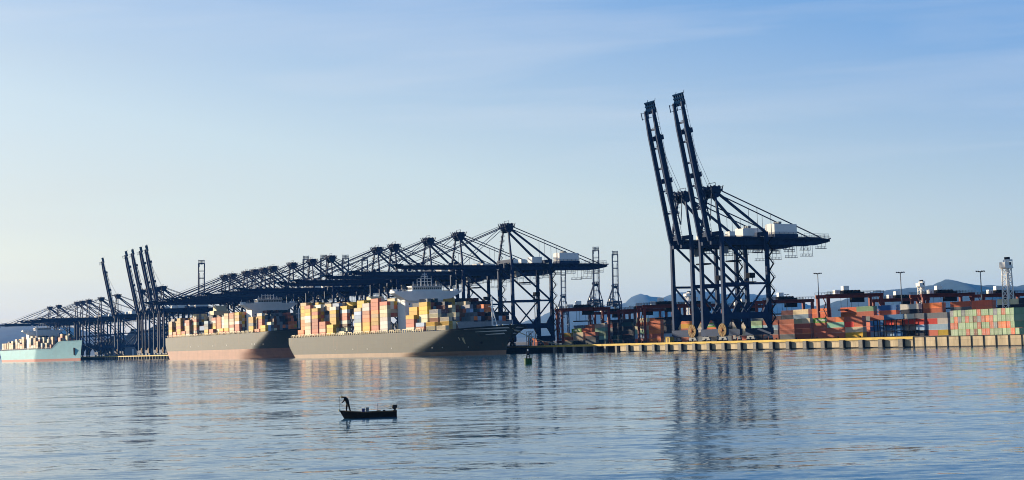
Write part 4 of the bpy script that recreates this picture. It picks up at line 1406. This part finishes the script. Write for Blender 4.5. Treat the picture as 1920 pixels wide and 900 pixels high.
# warehouses behind the left berth
def shed(px0, px1, py_eave, py_ridge, Y, label, depth=60):
    a, b_ = at_y(px0, py_eave, Y), at_y(px1, py_eave, Y)
    r = at_y((px0 + px1) / 2, py_ridge, Y)
    root = empty('warehouse', ((a.x + b_.x) / 2, Y, ZQ))
    tag(root, label, 'warehouse', 'sheds behind the left berth')
    hw = (b_.x - a.x) / 2; he = a.z - ZQ; hr = r.z - ZQ
    MB().box(-hw, hw, 0, depth, 0, he).build('wall', MT['shed'], root)
    rb = MB().prism([(-hw - 1, he + .01), (hw + 1, he + .01), (0, hr)], 'y', -1, depth + 1)
    rb.build('roof', MT['shed'], root)
    MB().box(-hw * .12, hw * .12, -.25, -.02, 0, he * .35).build('door', MT['white'], root)
shed(236, 262, 632, 617, 1900, 'pale gabled grey-blue shed behind the lone raised crane')
shed(262, 330, 628, 607, 1990, 'wide pale grey-blue shed behind the four raised cranes')
shed(196, 234, 640, 628, 2050, 'low grey-blue shed behind the teal ship\'s bow')

# white framed gangway by the bow
p = Q(t_at(995, 2), 2, ZQ)
root = empty('access_gangway', p, RZ)
tag(root, 'white framed access gangway on the quay beside the nearer ship\'s bow', 'gangway')
b = MB()
for x in (-3, 0, 3):
    for y in (-1, 1): b.beam((x, y, 0), (x, y, 9), .32)
for z in (3, 6, 9):
    for y in (-1, 1): b.beam((-3, y, z), (3, y, z), .28)
b.build('frame', MT['white'], root)
b = MB()
for k in range(3): b.beam((-3 if k % 2 else 3, 0, 3 * k), (3 if k % 2 else -3, 0, 3 * k + 3), .9, .2)
b.build('stair_flight', MT['grey'], root)

# yellow crate-like cabinet at the tall cranes' left foot
b = MB().box(-1.9, 1.9, -1.4, 1.4, 0, 3.0)
b.box(-2.05, 2.05, -1.55, 1.55, 3.003, 3.2)
root = empty('switch_cabinet', Q(t_at(1257, 1.5), 1.8, ZQ), RZ)
tag(root, 'yellow steel cabinet on the quay left of the tall cranes\' wheels', 'cabinet')
b.build('housing', MT['kerb'], root)
MB().box(-.8, .8, 1.41, 1.46, .3, 2.5).build('door', MT['yellow'], root)

# open flat-rack frames in the yard's front row
def rack(px, o, k, label):
    t = t_at(px, o, ZQ + 5)
    root = empty('flat_rack', Q(t, o - 1.3, ZQ), RZ)
    tag(root, label, 'flat rack', 'dark open steel racks')
    b = MB()
    for z in [CH * j for j in range(k + 1)]:
        for y in (-1.2, 1.2): b.beam((-5.9, y, z + .15), (5.9, y, z + .15), .3)
        for x in (-5.9, 5.9): b.beam((x, -1.2, z + .15), (x, 1.2, z + .15), .3)
    for x in (-5.9, -2, 2, 5.9):
        for y in (-1.2, 1.2): b.beam((x, y, 0), (x, y, k * CH + .15), .3)
    b.build('frame', MT['dark'], root)
    b = MB()
    for z in [CH * j for j in range(k + 1)]:
        b.box(-5.7, 5.7, -1, 1, z + .08, z + .2)
    b.build('floor_plate', MT['dark'], root)
rack(1655, -36.2, 3, 'dark open steel rack standing before the front row under the second mast')
rack(1698, -36.2, 3, 'dark open steel rack in front row, right of the second light mast')

# ------------------------------------------------------------------ hills
def hill(pts, Y, depth, label, seed):
    rnd = random.Random(seed)
    xs, zs = [], []
    for px, py in pts:
        p = at_y(px, py, Y); xs.append(p.x); zs.append(p.z)
    n, mrow = 140, 16
    ph = [rnd.uniform(0, 6.28) for _ in range(12)]
    rows = []
    for j in range(mrow + 1):
        v = -1 + 2 * j / mrow
        r = []
        for i in range(n + 1):
            x = xs[0] + (xs[-1] - xs[0]) * i / n
            for k in range(len(xs) - 1):
                if x <= xs[k + 1] or k == len(xs) - 2: break
            u = clamp01((x - xs[k]) / (xs[k + 1] - xs[k]))
            u = u * u * (3 - 2 * u) * .5 + u * .5
            z = zs[k] + (zs[k + 1] - zs[k]) * u
            rough = sum(math.sin(x * .0016 * (q + 1) * 1.7 + v * 3.1 * (q + 1) + ph[q]) / (q + 1) for q in range(6))
            prof = (1 - abs(v) ** 1.4)
            zz = z * prof * (1 + .10 * rough * (abs(v) + .02)) + rnd.uniform(-1, 1) * 4.5 * prof
            r.append((x, Y + v * depth, max(-2, zz)))
        rows.append(r)
    o = MB().grid(rows).build('hills', MT['hill'], smooth=True)
    tag(o, label, None, None, 'structure')
hill([(1400, 600), (1470, 588), (1540, 572), (1600, 558), (1640, 546), (1690, 541), (1724, 538), (1750, 534), (1764, 527), (1776, 523), (1788, 526), (1805, 530), (1830, 534), (1860, 535), (1900, 537), (1960, 530), (2100, 545), (2300, 570), (2500, 615)], 11000, 1600, 'forested hill behind the right side of the yard', 3)
hill([(900, 634), (960, 610), (1000, 598), (1040, 582), (1075, 575), (1110, 572), (1150, 574), (1170, 569), (1186, 556), (1201, 551), (1212, 553), (1225, 557), (1242, 558), (1262, 551), (1290, 547), (1312, 545), (1335, 547), (1360, 552), (1390, 549), (1420, 552), (1455, 553), (1485, 558), (1510, 572), (1560, 578), (1640, 590), (1720, 615)], 15500, 2000, 'hazy blue hills in the middle distance', 5)
hill([(-500, 660), (-200, 606), (-100, 603), (0, 607), (60, 608), (120, 612), (170, 622), (240, 634), (330, 642), (450, 645), (600, 642), (800, 636), (960, 633), (1080, 631)], 13000, 1800, 'low hazy blue hill behind the teal ship', 8)

# ------------------------------------------------------------------ fishing boat with a man
wpt = at_z(690, 783, 0)
sp = wpt.y / F * 1.0                        # metres per photo pixel there
boat = empty('fishing_boat', (wpt.x, wpt.y, 0), R(11))
tag(boat, 'small dark open fishing boat with outboard motor, drifting in the foreground', 'boat')
BL = 105 * sp
hl = BL / 2
def bsec(u):                                # u: 0 bow (left, -x) .. 1 stern
    x = -hl + BL * u
    wid = .78 * min(1, (u / .33) ** .6 if u > 0 else 0) * (1 - .12 * max(0, u - .6) / .4)
    sheer = .60 + .26 * max(0, 1 - u / .5) ** 1.6
    rk = .55 * max(0, 1 - u / .14)
    return x, wid, sheer, rk
b = MB()
for s in (1, -1):
    rows = []
    for i in range(21):
        u = i / 20
        x, wid, sh_, rk = bsec(u)
        rows.append([(x + .62 * (1 - min(1, u / .2)) * (1 - f) ** 1.1, s * (wid * (.55 + .45 * f ** .6) if u > 0 else .012), -.25 + (sh_ + .25) * f) for f in (0, .3, .6, .85, 1)])
    b.grid(rows)
    inner = []
    for i in range(21):
        u = i / 20
        x, wid, sh_, rk = bsec(u)
        wi = max(0.005, wid - .06)
        inner.append([(x + .03, s * wi, sh_), (x + .03 + .4 * (1 - min(1, u / .2)), s * wi * .8, .18), (x + .03 + .4 * (1 - min(1, u / .2)), 0, .12)])
    b.grid(inner)
x, wid, sh_, _ = bsec(1)
b.box(x - .05, x + .02, -wid * .97, wid * .97, -.1, sh_)
b.build('hull', MT['boat'], boat, smooth=False)
b = MB()
for s in (1, -1):
    for i in range(20):
        x0_, w0_, s0_, _ = bsec(i / 20); x1_, w1_, s1_, _ = bsec((i + 1) / 20)
        b.beam((x0_, s * w0_, s0_ + .01), (x1_, s * w1_, s1_ + .01), .09, .06)
b.build('gunwale', MT['boatrim'], boat)
b = MB()
for u in (.32, .55, .78):
    x, wid, sh_, _ = bsec(u)
    b.box(x - .14, x + .14, -wid + .05, wid - .05, sh_ - .2, sh_ - .15)
b.build('thwart', MT['boatrim'], boat)
b = MB()
fd = []
for i in range(2, 9):
    x, wid, sh_, _ = bsec(i / 20)
    fd.append([(x + .05, wid * .9, .62), (x + .05, -wid * .9, .62)])
b.grid(fd)
x, wid, sh_, _ = bsec(8 / 20)
b.box(x + .02, x + .05, -wid * .88, wid * .88, .15, .62)
b.build('foredeck', MT['boatrim'], boat)
x, wid, sh_, _ = bsec(0)
b = MB().tube((x - .12, 0, sh_ + .03), (x + .10, 0, sh_ + .03), .13, 10)
b.build('bow_fender', MT['cream'], boat)
m = MB()
xs_ = hl
m.prism([(xs_ - .42, .98), (xs_ - .38, 1.28), (xs_ + .16, 1.28), (xs_ + .10, .95), (xs_ - .05, .80), (xs_ - .30, .80)], 'y', -.16, .16)
m.box(xs_ - .22, xs_ - .02, -.09, .09, -.35, .82)
m.box(xs_ - .34, xs_ + .08, -.14, .14, .56, .72)
m.beam((xs_ - .3, 0, .82), (xs_ - 1.02, 0, .97), .05)
m.beam((xs_ - .36, 0, -.3), (xs_ + .12, 0, -.3), .22, .04)
m.build('outboard_motor', MT['rubber'], boat)
BZ = boat.matrix_basis
def in_boat(px, z=0, y=0):                    # boat-local x from the photo's pixel column
    return (px - 690) * sp
bpy.context.view_layer.update()
def bpos(x, y, z):
    return boat.matrix_basis @ Vector((x, y, z))
def bucket(px, y, z, r, h, m_, label, lid=False):
    root = empty('bucket', bpos(in_boat(px, 0), y, z), R(4))
    tag(root, label, 'bucket')
    b = MB().tube((0, 0, 0), (0, 0, h), r * .88, 16, r)
    b.build('body', m_, root)
    b = MB().tube((0, 0, h), (0, 0, h + .04), r * 1.12, 16)
    b.build('rim', MT['grey'] if lid else m_, root)
bucket(681.5, 0, .56, .19, .40, MT['blue'], 'blue plastic bucket amidships in the fishing boat')
bucket(689, 0, .56, .18, .50, MT['grey'], 'grey bucket with a wide rim beside the blue bucket', True)
b = MB()
prof = [(-.36, 0), (-.3, .16), (-.05, .22), (.2, .2), (.36, .05), (.36, 0)]
b.prism(prof, 'y', -.35, .35)
tag(b.build('net_bundle', MT['boat'], None, bpos(in_boat(710), 0, .52), R(4)), 'low dark bundle of nets lying astern of the buckets', 'net')
b = MB().box(-.12, .12, -.15, .15, 0, .22)
b.box(-.13, .13, -.16, .16, .223, .26)
tag(b.build('fuel_tank', MT['dark'], None, bpos(in_boat(720.5), 0, .50), R(4)), 'small dark fuel tank near the outboard motor', 'tank')
# marker pole with flag
b = MB().tube((0, 0, 0), (0, 0, 1.12), .018, 6)
root = empty('marker_pole', bpos(in_boat(708), .1, .3), 0)
tag(root, 'thin upright marker pole with a pale float in the boat\'s middle', 'pole')
b.build('staff', MT['grey'], root)
MB().tube((0, 0, .98), (0, 0, 1.18), .05, 8).build('float', MT['feather'], root)
b = MB().tube((0, 0, 0), (.02, 0, 1.52), .02, 6)
tag(b.build('bow_pole', MT['boatrim'], None, bpos(in_boat(638), 0, .82), 0), 'thin upright pole at the boat\'s bow, left of the man', 'pole')

# the man: one skinned surface
def skinned(name, verts, edges, radii, m_, parent=None, root=0, sub=1):
    me = bpy.data.meshes.new(name)
    me.from_pydata(verts, edges, [])
    o = bpy.data.objects.new(name, me)
    C.objects.link(o)
    md = o.modifiers.new('skin', 'SKIN')
    md.use_smooth_shade = True
    for i, r in enumerate(radii):
        sv = me.skin_vertices[0].data[i]
        sv.radius = (r, r) if not isinstance(r, tuple) else r
        sv.use_root = (i == root)
    s = o.modifiers.new('sub', 'SUBSURF'); s.levels = s.render_levels = sub
    me.materials.append(m_)
    if parent: o.parent = parent
    return o
person = empty('person', bpos(in_boat(652.5), 0, .63), R(4))
person.scale = (1.16,) * 3
tag(person, 'man in dark clothes and straw hat bending forward near the boat\'s bow', 'person')
V = [(0, 0, .90),          # 0 pelvis
     (-.03, 0, 1.08), (-.12, 0, 1.26), (-.24, 0, 1.40),   # 1-3 spine, bent to the bow
     (-.33, 0, 1.43), (-.42, 0, 1.44),                    # 4 neck 5 head base
     (-.02, .11, .84), (-.10, .14, .46), (-.12, .15, .06), (-.32, .16, .03),   # 6-9 leg
     (.06, -.11, .84), (.17, -.15, .46), (.27, -.16, .06), (.08, -.17, .03), # 10-13 leg
     (-.22, .20, 1.36), (-.30, .25, 1.08), (-.48, .14, .96),  # 14-16 arm
     (-.22, -.20, 1.36), (-.32, -.25, 1.08), (-.50, -.12, .92)]  # 17-19
Ed = [(0, 1), (1, 2), (2, 3), (3, 4), (4, 5), (0, 6), (6, 7), (7, 8), (8, 9), (0, 10), (10, 11), (11, 12), (12, 13), (3, 14), (14, 15), (15, 16), (3, 17), (17, 18), (18, 19)]
GR_ = 1.32
Rr = [(.18, .15), (.19, .15), (.21, .16), (.20, .14), .06, .05, .095, .068, .05, .045, .095, .068, .05, .045, .07, .052, .036, .07, .052, .036]
Rr = [tuple(q * GR_ for q in r) if isinstance(r, tuple) else r * GR_ for r in Rr]
skinned('body', V, Ed, Rr, MT['cloth'], person, 0, 2)
# head with face, hands
hd = MB()
rings = []
for i in range(11):
    a = math.pi * i / 10
    rr = math.sin(a)
    rings.append([(-.50 - .115 * math.cos(a) * 1.0 * .9 + 0, .078 * rr * math.cos(q), 1.42 + .098 * rr * math.sin(q)) for q in [2 * math.pi * k / 14 for k in range(14)]])
hd.grid(rings, True)
hd.beam((-.55, 0, 1.34), (-.555, 0, 1.315), .03)
for s in (-1, 1): hd.beam((-.48, s * .078, 1.42), (-.48, s * .09, 1.42), .03, .055)
hd.beam((-.585, -.02, 1.385), (-.585, .02, 1.385), .015, .012)
head = hd.build('head', MT['skin'], person, smooth=True)
h = MB()
# hat: brim and crown tilted with the bowed head
ax = Vector((-.55, 0, .62)).normalized()
c0 = Vector((-.50, 0, 1.47))
h.tube(c0, c0 + ax * .02, .20, 20, .18)
h.tube(c0 + ax * .02, c0 + ax * .12, .10, 16, .075)
h.build('hat', MT['straw'], person)
for (wx, wy, wz, s) in ((-.48, .14, .96, 1), (-.50, -.12, .92, -1)):
    vv = [(wx, wy, wz), (wx - .06, wy - s * .01, wz - .03), (wx - .10, wy - s * .01, wz - .05)]
    ee = [(0, 1), (1, 2)]
    rr = [.03, (.04, .025), .02]
    for k, (dy, ln) in enumerate(((-.033, .055), (-.011, .07), (.011, .066), (.033, .05))):
        i0 = len(vv)
        vv += [(wx - .10, wy + dy, wz - .05), (wx - .10 - ln * .6, wy + dy, wz - .07), (wx - .10 - ln * .8, wy + dy * .9, wz - .10)]
        ee += [(1, i0), (i0, i0 + 1), (i0 + 1, i0 + 2)]
        rr += [.011, .009, .008]
    i0 = len(vv)
    vv += [(wx - .06, wy - s * .045, wz - .03), (wx - .10, wy - s * .055, wz - .055)]
    ee += [(0, i0), (i0, i0 + 1)]
    rr += [.012, .010]
    skinned('hand', vv, ee, rr, MT['skin'], person, 0, 1)

# ------------------------------------------------------------------ buoy and gull
bp = at_z(990.5, 683, 0)
buoy = empty('channel_buoy', (bp.x, bp.y, 0), R(15))
tag(buoy, 'green channel buoy with lattice top, floating off the nearer ship\'s bow', 'buoy')
k = bp.y / F
b = MB().tube((0, 0, -.5), (0, 0, 10.5 * k), 7.0 * k, 20)
b.tube((0, 0, 10.5 * k), (0, 0, 11.2 * k), 7.6 * k, 20)
b.build('float_body', MT['green'], buoy)
b = MB()
for a in range(4):
    q = a * math.pi / 2 + .6
    b.beam((4.6 * k * math.cos(q), 4.6 * k * math.sin(q), 11 * k), (1.6 * k * math.cos(q), 1.6 * k * math.sin(q), 25 * k), .16)
    q2 = q + math.pi / 2
    for (za, ra) in ((15, 3.7), (20, 2.6)):
        b.beam((ra * k * math.cos(q), ra * k * math.sin(q), za * k), (ra * k * math.cos(q2), ra * k * math.sin(q2), za * k), .12)
b.box(-2.0 * k, 2.0 * k, -2.0 * k, 2.0 * k, 17 * k, 20 * k)
b.build('lattice_top', MT['dark'], buoy)
b = MB().tube((0, 0, 25 * k), (0, 0, 28 * k), 1.1 * k, 10)
b.build('lantern', MT['white'], buoy)
gp = at_z(890, 757, 0)
gb = MB()
rings = []
for i in range(9):
    a = i / 8
    r_ = .075 * math.sin(math.pi * min(1, a * .9 + .08)) ** .8
    rings.append([(-.2 + .42 * a, r_ * math.cos(q), .06 + .05 * a + r_ * math.sin(q)) for q in [2 * math.pi * j / 10 for j in range(10)]])
gb.grid(rings, True)
gull = empty('seagull', (gp.x, gp.y, 0), R(10))
tag(gull, 'small white seagull sitting on the water right of the fishing boat', 'bird')
neck = []
for i in range(6):
    a = i / 5
    neck.append([(-.13 - .05 * a + .032 * math.cos(q) * (1 - .3 * a), .032 * math.sin(q) * (1 - .3 * a), .1 + .15 * a) for q in [2 * math.pi * j / 8 for j in range(8)]])
gb.grid(neck, True)
gb.tube((-.18, 0, .25), (-.27, 0, .245), .036, 8, .01)
gb.build('body', MT['feather'], gull, smooth=True)

# ------------------------------------------------------------------ render settings
sc.render.engine = 'CYCLES'
cy = sc.cycles
cy.filter_width = 1.0
cy.max_bounces = 6
cy.diffuse_bounces = 2
cy.glossy_bounces = 4
cy.volume_bounces = 1
cy.use_denoising = True
try: cy.denoiser = 'OPENIMAGEDENOISE'
except Exception: pass
cy.sample_clamp_indirect = 8
vs = sc.view_settings
vs.view_transform = 'Standard'
vs.look = 'None'
vs.exposure = 1.44
vs.gamma = 1
vs.use_curve_mapping = False
